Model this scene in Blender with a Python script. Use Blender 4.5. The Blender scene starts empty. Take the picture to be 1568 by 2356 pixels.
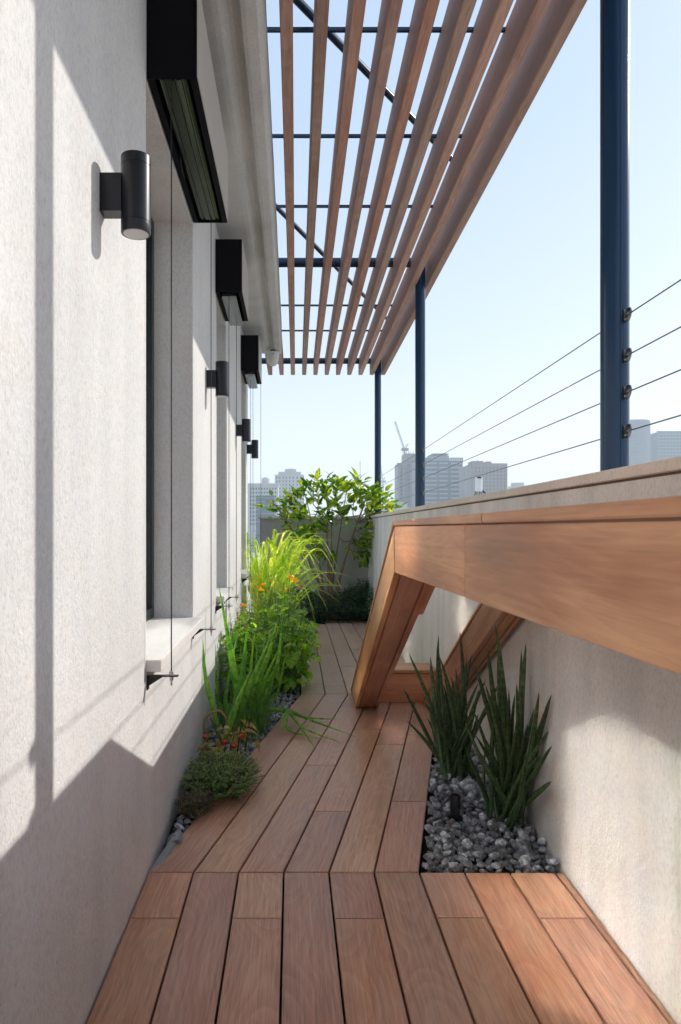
import bpy, bmesh, math, random
from mathutils import Vector, Matrix, noise as mnoise
R = math.radians
rnd = random.Random(11)
SC = bpy.context.scene
COL = SC.collection

# ------------------------------------------------------------------ camera, sky, sun, exposure
EYE = 1.104
cam_d = bpy.data.cameras.new('camera')
cam = bpy.data.objects.new('camera', cam_d); COL.objects.link(cam)
cam.location = (0, 0, EYE); cam.rotation_euler = (R(90), 0, 0)
cam_d.sensor_fit = 'VERTICAL'; cam_d.sensor_height = 36; cam_d.lens = 36*1590/2356
cam_d.shift_x = 112/2356; cam_d.shift_y = 37/2356
cam_d.dof.use_dof = True; cam_d.dof.focus_distance = 3.6; cam_d.dof.aperture_fstop = 14.0
cam_d.clip_start = 0.05; cam_d.clip_end = 6000
SC.camera = cam

SUN = Vector((1.0, .585, .71)).normalized()
elev = math.asin(SUN.z); azim = math.atan2(SUN.x, SUN.y)
w = bpy.data.worlds.new('World'); SC.world = w; w.use_nodes = True
nt = w.node_tree; nt.nodes.clear()
sky = nt.nodes.new('ShaderNodeTexSky'); sky.sky_type = 'NISHITA'; sky.sun_disc = False
sky.sun_elevation = elev; sky.sun_rotation = azim
sky.air_density = 1.0; sky.dust_density = 1.2; sky.ozone_density = 1.6; sky.altitude = 30
bg = nt.nodes.new('ShaderNodeBackground'); bg.inputs['Strength'].default_value = 0.13
out = nt.nodes.new('ShaderNodeOutputWorld')
# thin high haze: a pale veil, the same all round, whiter towards the horizon, evens out the clear-sky blue
tc = nt.nodes.new('ShaderNodeTexCoord'); sp = nt.nodes.new('ShaderNodeSeparateXYZ'); nt.links.new(tc.outputs['Generated'], sp.inputs[0])
veil = nt.nodes.new('ShaderNodeValToRGB'); nt.links.new(sp.outputs[2], veil.inputs[0])
ve = veil.color_ramp.elements; ve.new(.22); ve.new(.5)
for e, (p, c) in zip(ve, ((0.0, (1.10, 1.08, 1.04)), (.22, (.84, .92, 1.0)), (.5, (.64, .80, 1.0)), (1.0, (.56, .74, 1.0)))): e.position = p; e.color = (*c, 1)
vs = nt.nodes.new('ShaderNodeMix'); vs.data_type = 'RGBA'; vs.blend_type = 'MULTIPLY'; vs.inputs[0].default_value = 1
nt.links.new(veil.outputs[0], vs.inputs[6]); vs.inputs[7].default_value = (4.6, 4.6, 4.6, 1)
vm = nt.nodes.new('ShaderNodeMix'); vm.data_type = 'RGBA'; vm.inputs[0].default_value = .72
nt.links.new(sky.outputs[0], vm.inputs[6]); nt.links.new(vs.outputs[2], vm.inputs[7])
nt.links.new(vm.outputs[2], bg.inputs[0]); nt.links.new(bg.outputs[0], out.inputs[0])

sun_d = bpy.data.lights.new('sun', 'SUN'); sun_d.energy = 2.4; sun_d.angle = R(0.53); sun_d.color = (1, .96, .90)
sun = bpy.data.objects.new('sun', sun_d); COL.objects.link(sun)
sun.rotation_euler = SUN.to_track_quat('Z', 'Y').to_euler(); sun.location = SUN*30

SC.view_settings.view_transform = 'Standard'; SC.view_settings.look = 'None'
SC.view_settings.gamma = 1; SC.view_settings.use_curve_mapping = False
SC.view_settings.exposure = 0.76
SC.render.engine = 'CYCLES'
cy = SC.cycles
cy.use_denoising = True
cy.max_bounces = 10; cy.diffuse_bounces = 5; cy.glossy_bounces = 4; cy.transparent_max_bounces = 16; cy.transmission_bounces = 6
cy.caustics_reflective = True; cy.caustics_refractive = False
cy.blur_glossy = 0.0; cy.sample_clamp_indirect = 800
cy.volume_bounces = 1

# ------------------------------------------------------------------ helpers
def link(o, parent=None):
    COL.objects.link(o)
    if parent is not None: o.parent = parent
    return o
def tag(o, label=None, cat=None, group=None, kind=None):
    if label: o['label'] = label
    if cat: o['category'] = cat
    if group: o['group'] = group
    if kind: o['kind'] = kind
    return o
def empty(name, loc=(0,0,0), parent=None):
    o = bpy.data.objects.new(name, None); o.location = loc; o.empty_display_size = .1
    return link(o, parent)
def to_mesh(name, bm, mat, smooth=False):
    if smooth: sharpen(bm, smooth if smooth > 1 else 34)
    me = bpy.data.meshes.new(name); bm.to_mesh(me); bm.free()
    if mat: me.materials.append(mat)
    if smooth:
        for p in me.polygons: p.use_smooth = True
    return me
def sharpen(bm, deg=32):
    bm.normal_update()
    for e in bm.edges:
        if len(e.link_faces) == 2 and e.calc_face_angle(0) > R(deg): e.smooth = False
def obj(name, bm, mat, parent=None, smooth=False, bevel=0):
    o = bpy.data.objects.new(name, to_mesh(name, bm, mat, smooth))
    if bevel:
        m = o.modifiers.new('bevel', 'BEVEL'); m.width = bevel; m.segments = 2; m.limit_method = 'ANGLE'; m.angle_limit = R(40)
    return link(o, parent)
def inst(name, me, parent, M):
    o = bpy.data.objects.new(name, me); link(o, parent); o.matrix_local = M
    return o
def bx(bm, x0, x1, y0, y1, z0, z1):
    v = [bm.verts.new(c) for c in ((x0,y0,z0),(x1,y0,z0),(x1,y1,z0),(x0,y1,z0),(x0,y0,z1),(x1,y0,z1),(x1,y1,z1),(x0,y1,z1))]
    for f in ((3,2,1,0),(4,5,6,7),(0,1,5,4),(1,2,6,5),(2,3,7,6),(3,0,4,7)): bm.faces.new([v[i] for i in f])
    return bm
def boxm(x0, x1, y0, y1, z0, z1): return bx(bmesh.new(), x0, x1, y0, y1, z0, z1)
def bar(bm, a, b, w_, h_=None):
    """rectangular bar between two points"""
    a = Vector(a); b = Vector(b); h_ = h_ or w_
    d = (b-a).normalized(); up = Vector((0,0,1)) if abs(d.z) < .95 else Vector((0,1,0))
    s = d.cross(up).normalized(); u = s.cross(d)
    vs = []
    for p in (a, b):
        for i, j in ((-1,-1),(1,-1),(1,1),(-1,1)): vs.append(bm.verts.new(p + s*i*w_/2 + u*j*h_/2))
    for f in ((0,1,2,3),(7,6,5,4),(0,4,5,1),(1,5,6,2),(2,6,7,3),(3,7,4,0)): bm.faces.new([vs[i] for i in f])
def tube(bm, pts, rad, n=8, cap=True):
    pts = [Vector(p) for p in pts]
    if not hasattr(rad, '__len__'): rad = [rad]*len(pts)
    rings = []; prev = None
    for i, p in enumerate(pts):
        d = (pts[min(i+1, len(pts)-1)] - pts[max(i-1, 0)]).normalized()
        if prev is None:
            ref = Vector((1,0,0)) if abs(d.x) < .9 else Vector((0,1,0))
            s = d.cross(ref).normalized()
        else:
            s = (prev - d*prev.dot(d)).normalized()
        prev = s; t = d.cross(s)
        rings.append([bm.verts.new(p + (s*math.cos(2*math.pi*k/n) + t*math.sin(2*math.pi*k/n))*rad[i]) for k in range(n)])
    for a, b in zip(rings, rings[1:]):
        for k in range(n): bm.faces.new((a[k], a[(k+1)%n], b[(k+1)%n], b[k]))
    if cap:
        bm.faces.new(rings[0][::-1]); bm.faces.new(rings[-1])
    return bm
def lathe(bm, prof, origin=(0,0,0), n=24, axis='Z'):
    rings = []
    o = Vector(origin)
    for r, h in prof:
        ring = []
        for k in range(n):
            a = 2*math.pi*k/n; c, s = r*math.cos(a), r*math.sin(a)
            ring.append(bm.verts.new(o + (Vector((c, s, h)) if axis == 'Z' else Vector((c, h, s)) if axis == 'Y' else Vector((h, c, s)))))
        rings.append(ring)
    for a, b in zip(rings, rings[1:]):
        for k in range(n): bm.faces.new((a[k], a[(k+1)%n], b[(k+1)%n], b[k]))
    bm.faces.new(rings[0][::-1]); bm.faces.new(rings[-1])
    return bm
def extr(bm, poly, axis, a, b):
    """polygon (2-D) extruded along an axis from a to b"""
    def P(u, v, t): return (t,u,v) if axis == 'X' else (u,t,v) if axis == 'Y' else (u,v,t)
    A = [bm.verts.new(P(u,v,a)) for u,v in poly]; B = [bm.verts.new(P(u,v,b)) for u,v in poly]
    n = len(poly)
    bm.faces.new(A); bm.faces.new(B[::-1])
    for i in range(n): bm.faces.new((A[i], B[i], B[(i+1)%n], A[(i+1)%n]))
    bmesh.ops.recalc_face_normals(bm, faces=bm.faces)
    return bm

# ------------------------------------------------------------------ materials
class N:
    def __init__(s, name):
        s.m = bpy.data.materials.new(name); s.m.use_nodes = True; s.t = s.m.node_tree; s.t.nodes.clear()
        s.o = s.t.nodes.new('ShaderNodeOutputMaterial')
    def n(s, typ, **kw):
        nd = s.t.nodes.new('ShaderNode'+typ)
        for k, v in kw.items():
            if k in nd.inputs: s.put(nd.inputs[k], v)
            else: setattr(nd, k, v)
        return nd
    def put(s, sock, v):
        if isinstance(v, bpy.types.NodeSocket): s.t.links.new(v, sock)
        elif hasattr(v, 'outputs'): s.t.links.new(v.outputs[0], sock)
        else: sock.default_value = v
    def math(s, op, a, b=0.0, c=0.0):
        nd = s.t.nodes.new('ShaderNodeMath'); nd.operation = op
        s.put(nd.inputs[0], a); s.put(nd.inputs[1], b); s.put(nd.inputs[2], c); return nd.outputs[0]
    def vmath(s, op, a, b):
        nd = s.t.nodes.new('ShaderNodeVectorMath'); nd.operation = op
        s.put(nd.inputs[0], a); s.put(nd.inputs[1], b); return nd.outputs[0]
    def ramp(s, f, stops):
        nd = s.t.nodes.new('ShaderNodeValToRGB'); s.put(nd.inputs[0], f)
        el = nd.color_ramp.elements
        while len(el) < len(stops): el.new(.5)
        for e, (p, c) in zip(el, stops):
            e.position = p; e.color = (*c, 1) if hasattr(c, '__len__') else (c, c, c, 1)
        return nd.outputs[0]
    def mix(s, f, a, b, mode='MIX'):
        nd = s.t.nodes.new('ShaderNodeMix'); nd.data_type = 'RGBA'; nd.blend_type = mode
        s.put(nd.inputs[0], f)
        for i, v in ((6, a), (7, b)): s.put(nd.inputs[i], (*v, 1) if isinstance(v, tuple) and len(v) == 3 else v)
        return nd.outputs[2]
    def map(s, v, scale=(1,1,1), loc=(0,0,0)):
        nd = s.t.nodes.new('ShaderNodeMapping'); s.put(nd.inputs[0], v)
        nd.inputs['Scale'].default_value = scale; nd.inputs['Location'].default_value = loc; return nd.outputs[0]
    def noise(s, v, scale, detail=3, rough=.55, dist=0):
        nd = s.t.nodes.new('ShaderNodeTexNoise'); s.put(nd.inputs['Vector'], v); nd.inputs['Scale'].default_value = scale
        nd.inputs['Detail'].default_value = detail; nd.inputs['Roughness'].default_value = rough; nd.inputs['Distortion'].default_value = dist
        return nd.outputs[0]
    def coord(s): return s.n('TexCoord').outputs['Object']
    def rand(s): return s.n('ObjectInfo').outputs['Random']
    def bump(s, h, strength, dist):
        nd = s.t.nodes.new('ShaderNodeBump'); s.put(nd.inputs['Height'], h)
        nd.inputs['Strength'].default_value = strength; nd.inputs['Distance'].default_value = dist; return nd.outputs[0]
    def bsdf(s, col, rough=.5, metal=0, normal=None, spec=.5):
        p = s.n('BsdfPrincipled')
        s.put(p.inputs['Base Color'], (*col, 1) if isinstance(col, tuple) and len(col) == 3 else col)
        s.put(p.inputs['Roughness'], rough); s.put(p.inputs['Metallic'], metal); s.put(p.inputs['Specular IOR Level'], spec)
        if normal is not None: s.put(p.inputs['Normal'], normal)
        return p
    def done(s, sh): s.put(s.o.inputs['Surface'], sh); return s.m

def plain(name, col, rough=.5, metal=0, spec=.5, var=.0):
    m = N(name)
    if var:
        f = m.noise(m.coord(), 30, 3)
        c = m.mix(f, tuple(x*(1-var) for x in col), tuple(x*(1+var) for x in col))
        return m.done(m.bsdf(c, rough, metal, spec=spec))
    return m.done(m.bsdf(col, rough, metal, spec=spec))

def stucco(name, col, streak=.5):
    m = N(name); c = m.coord()
    cs = m.map(c, (1, 1, .55))
    grain = m.noise(cs, 120, 5, .68)
    fine = m.noise(m.map(c, (1,1,.6)), 210, 2, .5)
    stain = m.noise(m.map(c, (1, 1, .12)), 5, 4, .55)
    big = m.noise(c, 1.3, 3)
    f1 = m.ramp(grain, [(.30, .82), (.5, 1.0), (.70, 1.07)])
    f2 = m.ramp(fine, [(.24, .70), (.34, 1.0), (.7, 1.05)])
    f3 = m.ramp(stain, [(.3, 1-.16*streak), (.55, 1.0), (.75, 1+.08*streak)])
    f4 = m.ramp(big, [(.3, .90), (.7, 1.05)])
    k = m.mix(1.0, f1, f2, 'MULTIPLY'); k = m.mix(1.0, k, f3, 'MULTIPLY'); k = m.mix(1.0, k, f4, 'MULTIPLY')
    tint = m.mix(m.noise(c, 9, 2), (col[0]*1.02, col[1]*.985, col[2]*.955), (col[0]*.985, col[1]*1.0, col[2]*1.03))
    k = m.mix(1.0, k, tint, 'MULTIPLY')
    h = m.math('ADD', m.math('MULTIPLY', grain, .7), m.math('MULTIPLY', fine, .5))
    return m.done(m.bsdf(k, .92, normal=m.bump(h, .55 if streak > 1 else .7, .0038), spec=.25))

def wood(name, dark, mid, light, rough=.5, var=.35, scale=1.0, grey=0.0, vrange=(.74, 1.2), kf=(.12, .62, .45), spec=.3, sides=0.0, worn_sheen=False):
    m = N(name); c = m.coord(); r = m.rand()
    off = m.n('CombineXYZ'); m.put(off.inputs[0], m.math('MULTIPLY', r, 37.0)); m.put(off.inputs[1], m.math('MULTIPLY', r, 91.0)); m.put(off.inputs[2], m.math('MULTIPLY', r, 53.0))
    v = m.vmath('ADD', c, off)
    # growth rings cut by the face of the board: distance from a wandering pith line
    sep = m.n('SeparateXYZ'); m.put(sep.inputs[0], c); X, Y, Z = sep.outputs
    w1 = m.noise(m.map(v, (1.5, 0, 0)), 1.0, 2, .5); w2 = m.noise(m.map(v, (2.1, 3, 3), (9, 4, 2)), 1.0, 3, .5)
    yy = m.math('ADD', Y, m.math('MULTIPLY', m.math('SUBTRACT', m.math('FRACT', m.math('MULTIPLY', r, 5.7)), .5), .16))
    yy = m.math('ADD', yy, m.math('MULTIPLY', m.math('SUBTRACT', w2, .5), .05))
    zz = m.math('ADD', Z, m.math('ADD', .01, m.math('MULTIPLY', w1, .17)))
    rad = m.math('SQRT', m.math('ADD', m.math('MULTIPLY', yy, yy), m.math('MULTIPLY', zz, zz)))
    fig = m.math('FRACT', m.math('MULTIPLY', rad, 100.0*scale))
    fig = m.ramp(fig, [(0, .25), (.55, .62), (.86, 1.0), (1.0, .25)])
    fibre = m.noise(m.map(v, (4, 150, 150)), 1.0*scale, 5, .68)
    pore = m.noise(m.map(v, (12, 380, 380)), 1.0*scale, 2, .5)
    blot = m.noise(m.map(v, (2.4, 9, 9)), 1.0*scale, 4, .6)
    t = m.math('ADD', m.math('MULTIPLY', fig, kf[0]), m.math('MULTIPLY', fibre, kf[1])); t = m.math('ADD', t, m.math('MULTIPLY', blot, kf[2]))
    colr = m.ramp(t, [(.36, dark), (.57, mid), (.78, light)])
    pr = m.ramp(pore, [(.3, .55), (.44, 1.0)])
    colr = m.mix(.75 if scale > .6 else .35, colr, pr, 'MULTIPLY')
    tone = m.math('ADD', m.math('MULTIPLY', r, vrange[1]-vrange[0]), vrange[0])
    hs = m.n('HueSaturation'); m.put(hs.inputs['Color'], colr); m.put(hs.inputs['Value'], tone)
    m.put(hs.inputs['Hue'], m.math('ADD', .49, m.math('MULTIPLY', m.math('FRACT', m.math('MULTIPLY', r, 7.31)), .018)))
    m.put(hs.inputs['Saturation'], m.math('ADD', 1-var*.5, m.math('MULTIPLY', m.math('FRACT', m.math('MULTIPLY', r, 13.7)), var)))
    cc = hs.outputs[0]
    if grey:
        gf = m.ramp(m.noise(m.map(v, (2.5, 26, 26)), 1.0*scale, 4, .6), [(.35, 0.0), (.7, grey)])
        if sides:      # faces that stand to the weather have silvered; the undersides keep their colour
            sn = m.n('SeparateXYZ'); m.put(sn.inputs[0], m.n('TexCoord').outputs['Normal'])
            gf = m.math('MAXIMUM', gf, m.math('MULTIPLY', m.math('ABSOLUTE', sn.outputs[1]), m.ramp(m.noise(m.map(v, (1.2, 9, 9)), 1.0*scale, 4, .6), [(.3, sides*.5), (.7, sides)])))
        cc = m.mix(gf, cc, (.29, .235, .225))
    if worn_sheen:           # silvered wear in patches; over the far stretch, sky sheen painted in as grey
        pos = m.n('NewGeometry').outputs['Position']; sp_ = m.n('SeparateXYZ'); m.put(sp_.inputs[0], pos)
        far_sheen = m.n('MapRange'); m.put(far_sheen.inputs[0], m.math('ADD', sp_.outputs[1], m.math('MULTIPLY', m.noise(pos, 2.0, 3), 1.6))); far_sheen.inputs[1].default_value = 3.6; far_sheen.inputs[2].default_value = 6.0
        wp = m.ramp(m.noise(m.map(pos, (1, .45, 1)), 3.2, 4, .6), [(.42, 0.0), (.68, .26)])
        cc = m.mix(m.math('MAXIMUM', wp, m.math('MULTIPLY', far_sheen.outputs[0], .55)), cc, (.40, .335, .295))
    rr = m.math('ADD', rough-.12, m.math('MULTIPLY', blot, .25))
    h = m.math('ADD', fibre, m.math('MULTIPLY', pore, .6))
    return m.done(m.bsdf(cc, rr, normal=m.bump(h, .25, .0012), spec=spec))

def leafmat(name, a, b, c3=None, trans=.45, rough=.4, tone=(.7, 1.25), pscale=7):
    """front diffuse + light coming through; each leaf differs a little"""
    m = N(name); r = m.rand(); co = m.coord()
    pos = m.n('NewGeometry').outputs['Position']
    f = m.math('FRACT', m.math('ADD', m.math('MULTIPLY', r, 3.7), m.math('MULTIPLY', m.noise(pos, pscale, 2), 2.4)))
    stops = [(.1, a), (.8, b)] if c3 is None else [(.1, a), (.62, b), (.95, c3)]
    col = m.ramp(f, stops)
    col = m.mix(1.0, col, m.ramp(m.noise(pos, 60, 2), [(.3, tone[0]), (.7, tone[1])]), 'MULTIPLY')
    p = m.bsdf(col, rough, spec=.4)
    tr = m.n('BsdfTranslucent'); m.put(tr.inputs[0], m.mix(1.0, col, (1.65, 1.55, .5), 'MULTIPLY'))
    mx = m.n('MixShader'); m.put(mx.inputs[0], trans); m.put(mx.inputs[1], p); m.put(mx.inputs[2], tr)
    return m.done(mx)

M = {}
M['stucco'] = stucco('stucco_wall_mat', (.69, .68, .66))
M['stucco_r'] = stucco('stucco_parapet_mat', (.80, .775, .73), 1.2)
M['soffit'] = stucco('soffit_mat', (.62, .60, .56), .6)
M['coping'] = stucco('coping_mat', (.82, .735, .65), .5)
M['sill'] = plain('sill_stone_mat', (.72, .69, .65), .7, var=.07)
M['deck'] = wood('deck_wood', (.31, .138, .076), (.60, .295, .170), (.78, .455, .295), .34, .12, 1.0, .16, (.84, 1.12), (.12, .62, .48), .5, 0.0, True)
M['bench'] = wood('counter_wood', (.21, .076, .033), (.41, .165, .076), (.66, .35, .19), .38, .16, .55, 0, (.92, 1.10), (.05, .34, .92), .45)
M['beam'] = wood('pergola_wood', (.23, .112, .074), (.42, .225, .155), (.56, .335, .24), .65, .25, .7, .2, (.80, 1.16), (.14, .60, .5), .3, .75)
M['navy'] = plain('navy_steel', (.003, .034, .090), .22, .0, .45)
M['black'] = plain('black_metal', (.004, .005, .010), .33, 0, .4)
M['casing'] = plain('black_casing_paint', (.0015, .0015, .004), .6, 0, .12)
M['alu'] = plain('brushed_aluminium', (.42, .43, .43), .35, .9)
M['slat'] = plain('blind_slat_metal', (.16, .18, .14), .25, .9)
M['rail'] = plain('dark_bottom_rail', (.065, .08, .045), .22, .9)
M['steel'] = plain('stainless_steel', (.55, .54, .52), .28, 1.0)
M['wire'] = plain('wire_rope', (.16, .17, .18), .45, .7)
M['white'] = plain('white_plastic', (.75, .74, .72), .4)
M['base'] = plain('dark_underlay', (.014, .012, .011), .95)
M['soil'] = plain('dark_soil', (.02, .018, .017), .95, var=.3)
M['room'] = plain('dim_room', (.10, .095, .09), .9)
M['lens'] = plain('frosted_lens', (.55, .55, .54), .35)
M['orange'] = plain('terracotta_cap', (.35, .12, .07), .6)
def stone_mat():
    m = N('grey_stone'); c = m.coord(); r = m.rand(); pos = m.n('NewGeometry').outputs['Position']
    f = m.noise(pos, 55, 5, .65)
    col = m.ramp(f, [(.3, (.12, .135, .155)), (.5, (.29, .31, .345)), (.64, (.58, .61, .65)), (.74, (.84, .86, .88))])
    v = m.ramp(m.noise(pos, 240, 3, .6), [(.3, .7), (.7, 1.25)])
    col = m.mix(1.0, col, v, 'MULTIPLY')
    k = m.ramp(r, [(0, .45), (.5, .9), (.9, 1.4), (1.0, 2.2)])
    col = m.mix(1.0, col, k, 'MULTIPLY')
    return m.done(m.bsdf(col, .62, normal=m.bump(f, .5, .003), spec=.4))
M['stone'] = stone_mat()
def glass_mat():
    m = N('coated_window_glass'); c = m.coord()
    h = m.noise(m.map(c, (1, 12.0, 1.3)), 1.2, 1, .4)
    nb = m.bump(h, .13, .016)
    g = m.n('BsdfGlossy'); g.inputs['Roughness'].default_value = .10; g.inputs['Color'].default_value = (.92, .95, .93, 1); m.put(g.inputs['Normal'], nb)
    t = m.n('BsdfTransparent'); t.inputs['Color'].default_value = (.45, .5, .48, 1)
    mx = m.n('MixShader'); mx.inputs[0].default_value = .95; m.put(mx.inputs[1], t); m.put(mx.inputs[2], g)
    return m.done(mx)
M['glass'] = glass_mat()

# ------------------------------------------------------------------ setting: city ground, haze
GZ = -14.0
bm = bmesh.new()
bmesh.ops.create_grid(bm, x_segments=4, y_segments=4, size=1350)
bmesh.ops.translate(bm, verts=bm.verts, vec=(0, 700, GZ))
g = obj('ground', bm, plain('city_ground', (.46, .455, .44), .95, var=.3)); tag(g, kind='structure')
hz = obj('haze', boxm(-1400, 1400, -700, 2100, GZ-1, 128), None); tag(hz, kind='stuff')
hm = N('haze_air'); pv = hm.n('VolumePrincipled'); pv.inputs['Color'].default_value = (.88, .95, 1, 1); pv.inputs['Density'].default_value = .00055
pv.inputs['Anisotropy'].default_value = .0
hm.put(hm.o.inputs['Volume'], pv); hz.data.materials.append(hm.m)

# ------------------------------------------------------------------ the building on the left
WX = -.463                                     # face of the window wall
Z_SILL, Z_LINT, Z_SOF = .685, 2.534, 2.954
WIN = [(2.20, 3.24), (4.25, 4.88), (6.33, 6.98)]
Y0, Y1 = -2.6, 7.26
bld = empty('stucco_building', (0, 0, 0))
tag(bld, 'pale stucco building with deep-set windows under a thick projecting eave', 'building')
def window_wall():
    bm = bmesh.new()
    ys = [Y0] + [y for a in WIN for y in a] + [Y1]; zs = [-.06, Z_SILL-.035, Z_LINT, 3.15]
    XB = WX-.30; cache = {}
    def V(x, y, z):
        k = (round(x,4), round(y,4), round(z,4))
        if k not in cache: cache[k] = bm.verts.new(k)
        return cache[k]
    solid = lambda i, j: 0 <= i < len(ys)-1 and 0 <= j < 3 and not (i % 2 == 1 and j == 1)
    for i in range(len(ys)-1):
        for j in range(3):
            if not solid(i, j): continue
            a, b, c, d = ys[i], ys[i+1], zs[j], zs[j+1]
            bm.faces.new((V(WX,a,c), V(WX,b,c), V(WX,b,d), V(WX,a,d)))
            bm.faces.new((V(XB,a,c), V(XB,a,d), V(XB,b,d), V(XB,b,c)))
            if not solid(i-1, j): bm.faces.new((V(WX,a,c), V(WX,a,d), V(XB,a,d), V(XB,a,c)))
            if not solid(i+1, j): bm.faces.new((V(WX,b,c), V(XB,b,c), V(XB,b,d), V(WX,b,d)))
            if not solid(i, j-1): bm.faces.new((V(WX,a,c), V(XB,a,c), V(XB,b,c), V(WX,b,c)))
            if not solid(i, j+1): bm.faces.new((V(WX,a,d), V(WX,b,d), V(XB,b,d), V(XB,a,d)))
    bmesh.ops.recalc_face_normals(bm, faces=bm.faces)
    return bm
obj('wall', window_wall(), M['stucco'], bld, bevel=.006)
# eave slab with drip groove
prof = [(-3.2, 3.16), (-3.2, Z_SOF), (-.285, Z_SOF), (-.262, Z_SOF+.004), (-.245, Z_SOF+.016), (-.232, Z_SOF+.030), (-.215, Z_SOF+.034), (-.200, Z_SOF+.028),
        (-.190, Z_SOF+.010), (-.182, Z_SOF-.006), (-.165, Z_SOF-.010), (-.125, Z_SOF-.008), (-.112, Z_SOF), (-.108, Z_SOF+.015), (-.108, 3.30), (-.16, 3.34), (-3.2, 3.34)]
prof = [p for p in prof if p != (-3.2, 3.16)]
bm = bmesh.new(); ysg = [Y0 + (7.33-Y0)*i/40 for i in range(41)]
rr = random.Random(5)
rows = []
for y in ysg:
    jit = rr.uniform(-.0012, .0012)
    rows.append([bm.verts.new((u + (jit if u > -.27 else 0)*.7, y, v + (jit*.6 if -.27 < u < -.18 else 0))) for u, v in prof])
for a, b in zip(rows, rows[1:]):
    for k in range(len(prof)): bm.faces.new((a[k], a[(k+1)%len(prof)], b[(k+1)%len(prof)], b[k]))
bm.faces.new(rows[0]); bm.faces.new(rows[-1][::-1])
bmesh.ops.recalc_face_normals(bm, faces=bm.faces)
obj('eave', bm, M['soffit'], bld)
obj('interior', extr(bmesh.new(), [(-.80, -.02), (-.80, 2.94), (-2.8, 2.94), (-2.8, -.02), (-2.7, .06), (-2.7, 2.86), (-.86, 2.86), (-.86, .06)][:4], 'Y', Y0, Y0+.06), M['room'], bld)
bm = bmesh.new(); bx(bm, -2.9, -2.8, Y0+.07, 7.2, .02, 2.93); bx(bm, -2.79, -.80, Y0+.07, 7.2, -.06, .02); bx(bm, -2.79, -.80, 7.14, 7.2, .03, 2.93)
obj('room_shell', bm, M['room'], bld)
obj('lower_storeys', boxm(-9, 1.26, -4, 9.48, GZ, -.42), M['stucco'], bld)
M['frame'] = plain('dark_window_frame', (.010, .016, .016), .35)
for i, (a, b) in enumerate(WIN):
    wn = empty('window', (0, 0, 0), bld)
    bm = bmesh.new(); xa, xb = -.705, -.645; t = .05
    z0, z1 = Z_SILL+.002, Z_LINT
    bx(bm, xa, xb, a, a+t, z0, z1); bx(bm, xa, xb, b-t, b, z0, z1)
    bx(bm, xa, xb, a+t, b-t, z0, z0+t); bx(bm, xa, xb, a+t, b-t, z1-t, z1)
    obj('frame', bm, M['frame'], wn, bevel=.003)
    obj('pane', boxm(-.684, -.676, a+t, b-t, z0+t, z1-t), M['glass'], wn)
    sb = extr(bmesh.new(), [(-.76, Z_SILL-.034), (-.416, Z_SILL-.038), (-.415, Z_SILL-.003), (-.417, Z_SILL), (-.76, Z_SILL+.002)], 'Y', a-.008, b+.012)
    obj('sill', sb, M['sill'], wn, bevel=.002)

# ------------------------------------------------------------------ terrace slab, deck
tag(obj('terrace_slab', boxm(-.80, 1.2, -2.6, 9.5, -.40, -.05), M['base']), kind='structure')
def wallx(y): return .876 + .02*(y-2.2)       # inner face of the parapet
deck = empty('deck'); tag(deck, kind='structure')
def clip_poly(poly, a, b, c):
    """keep a*x+b*y<=c"""
    outp = []
    for i in range(len(poly)):
        p, q = poly[i], poly[(i+1) % len(poly)]
        fp, fq = a*p[0]+b*p[1]-c, a*q[0]+b*q[1]-c
        if fp <= 0: outp.append(p)
        if fp*fq < 0:
            t = fp/(fp-fq); outp.append((p[0]+(q[0]-p[0])*t, p[1]+(q[1]-p[1])*t))
    return outp
def plank(poly, ang, z0=-.026, z1=0.0):
    # clip to parapet and to window wall
    poly = clip_poly(poly, 1, -.02, .876-.02*2.2-.006)
    poly = clip_poly(poly, -1, 0, -WX-.004)
    if len(poly) < 3: return
    cx = sum(p[0] for p in poly)/len(poly); cy_ = sum(p[1] for p in poly)/len(poly)
    ca, sa = math.cos(-ang), math.sin(-ang)
    loc = [((x-cx)*ca-(y-cy_)*sa, (x-cx)*sa+(y-cy_)*ca) for x, y in poly]
    bm = bmesh.new()
    B = [bm.verts.new((x, y, 0)) for x, y in loc]; T = [bm.verts.new((x, y, z1-z0)) for x, y in loc]
    n = len(loc); tf = bm.faces.new(T); bm.faces.new(B[::-1])
    for i in range(n): bm.faces.new((B[i], B[(i+1)%n], T[(i+1)%n], T[i]))
    bmesh.ops.recalc_face_normals(bm, faces=bm.faces)
    bmesh.ops.bevel(bm, geom=list(tf.edges), offset=.0022, segments=2, affect='EDGES')
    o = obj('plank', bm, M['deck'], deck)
    o.location = (cx, cy_, z0 + rnd.uniform(-.0008, .0008)); o.rotation_euler = (0, 0, ang)
G = .0032   # half gap between boards
YA, YB, YC = 2.216, 4.60, 8.30
P1 = [-.463 + .002] + [-.316 + .145*k for k in range(9)] + [.91]
for k in range(len(P1)-1):
    a, b = P1[k]+G, P1[k+1]-G
    cuts = [-2.5, 0.75 + .3*(k % 3), 1.955, YA-.0015] if k % 2 == 0 else [-2.5, .25 + .25*(k % 2), YA-.0015]
    for y0, y1 in zip(cuts, cuts[1:]):
        plank([(a, y0+.0008), (b, y0+.0008), (b, y1-.0008), (a, y1-.0008)], R(90))
N0 = [-.458] + [-.316 + .145*k for k in range(6)]
N1 = [.060] + [.222 + .152*k for k in range(6)]
sec2 = [(.31,), (.72,), (.42, .86), (.20, .66), (.55,), (.24, .62)]
ang2 = math.atan2(YB-YA, .536)
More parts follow.
